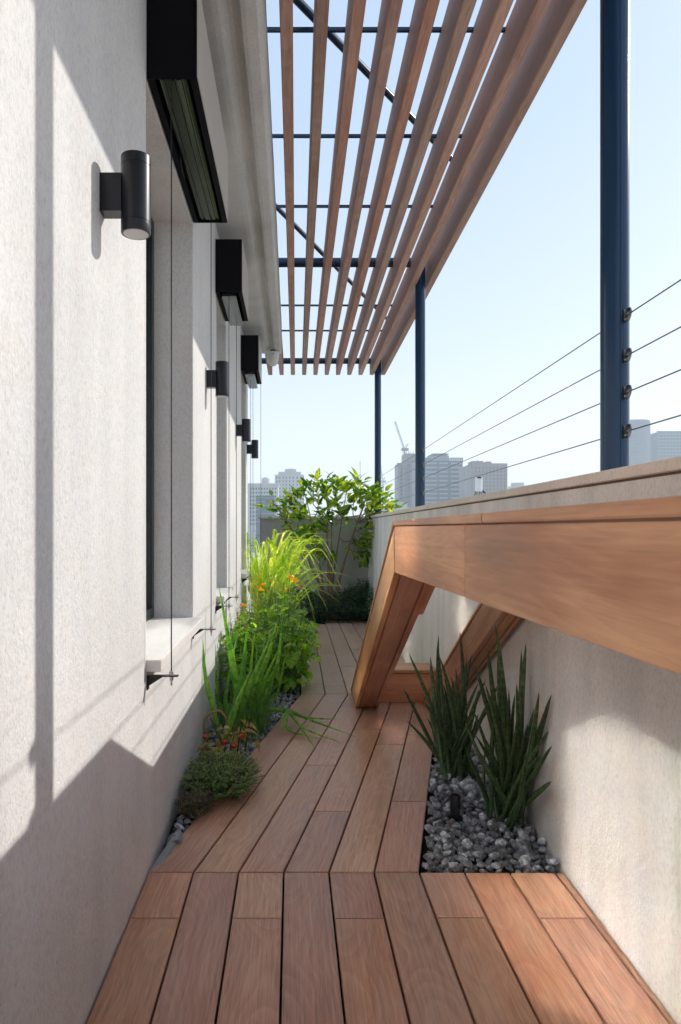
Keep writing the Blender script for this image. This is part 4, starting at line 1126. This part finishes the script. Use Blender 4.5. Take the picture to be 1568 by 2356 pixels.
for r_ in range(7): part('mullion', boxm(sx(590, D), sx(632, D), D-.55, D-.41, sz(1146+r_*9, D), sz(1145+r_*9, D)), M['tw_band'], t)
D = 350; t = bldg('low_block', 'low pale rooftops seen between the shrub and the second post', sx(920, D), D)
part('body', boxm(sx(850, D), sx(960, D), D, D+20, GZ, sz(1168, D)), M['tw_pale'], t)
part('upper_storey', boxm(sx(900, D), sx(940, D), D+3, D+16, sz(1168, D)+.01, sz(1159, D)), M['tw_pale'], t)
part('upper_storey', boxm(sx(922, D), sx(932, D), D+4, D+10, sz(1159, D)+.01, sz(1154, D)), M['tw_pale'], t)
D = 700; t = bldg('low_block', 'small stepped pale block far off above the coping', sx(1198, D), D)
part('body', boxm(sx(1183, D), sx(1216, D), D, D+20, GZ, sz(1117, D)), M['tw_pale'], t)
part('upper_storey', boxm(sx(1186, D), sx(1208, D), D+2, D+14, sz(1117, D)+.01, sz(1110, D)), M['tw_pale'], t)
# water heater on a neighbouring roof
D = 60; t = bldg('neighbour_house', 'flat-roofed neighbouring house behind the parapet, carrying a water heater', sx(1150, D), D)
part('wall', boxm(sx(960, D), sx(1330, D), D-1, D+12, GZ, 2.3), M['tw_pale'], t)
part('roof_edge', boxm(sx(960, D)-.2, sx(1330, D)+.2, D-1.2, D+12.2, 2.31, 2.5), M['tw_pale'], t)
t = empty('water_heater', (sx(1101, D), D, 2.5)); tag(t, 'white rooftop water heater on a spindly stand above the coping', 'water heater')
part('tank', lathe(bmesh.new(), [(.25, sz(1131, D)), (.31, sz(1130, D)), (.31, sz(1098.5, D)), (.25, sz(1097, D))], (sx(1102, D), D, 0), 20), M['white'], t)
part('cap', lathe(bmesh.new(), [(.2, sz(1101, D)), (.2, sz(1097.5, D))], (sx(1102, D), D-.22, 0), 12), M['black'], t)
for dx, dz in ((-.62, 0), (-.3, 0), (.1, 0), (.42, 0)):
    bm = bmesh.new(); bar(bm, (sx(1102, D)+dx*.45, D, sz(1130, D)), (sx(1102, D)+dx, D, 2.5), .06); part('leg', bm, M['black'], t)
bm = bmesh.new(); tube(bm, [(sx(1107, D), D, sz(1128, D)), (sx(1112, D), D, sz(1130, D)), (sx(1128, D), D, sz(1146, D)), (sx(1132, D), D, 2.5)], .085, 8); part('pipe', bm, M['black'], t)

# garden tree below, in the gap beside the window wall
M['tree'] = leafmat('city_tree_leaf', (.015, .045, .020), (.035, .08, .035), trans=.3, pscale=.6)
t = empty('street_tree', (sx(588, 42), 42, GZ)); tag(t, 'dark green tree in the gap between window wall and end wall', 'tree')
part('trunk', tube(bmesh.new(), [(sx(588, 42), 42, GZ), (sx(588, 42)+.2, 42.1, -6), (sx(588, 42), 42, -1)], [.35, .25, .12], 10), M['bark'], t)
for k in range(6):
    a = k*1.05; part('branch', tube(bmesh.new(), [(sx(588, 42)+.15, 42, -5+.4*k), (sx(588, 42)+1.2*math.cos(a), 42+1.2*math.sin(a), -2+.4*k)], [.1, .04], 6), M['bark'], t)
cr = bmesh.new()
for k in range(26):
    c = Vector((sx(588, 42)+rnd.gauss(0, .85), 42+rnd.gauss(0, .9), rnd.uniform(-4.5, .75)))
    for _ in range(70):
        p = c + Vector((rnd.gauss(0, .33), rnd.gauss(0, .33), rnd.gauss(0, .28)))
        leaf_bm(.16, .09, .2, .4, 2, bm=cr, M_=frame(p, sph(rnd.uniform(0, 6.28), rnd.uniform(-.5, .8))))
tag(part('crown', cr, M['tree'], t), kind='stuff')
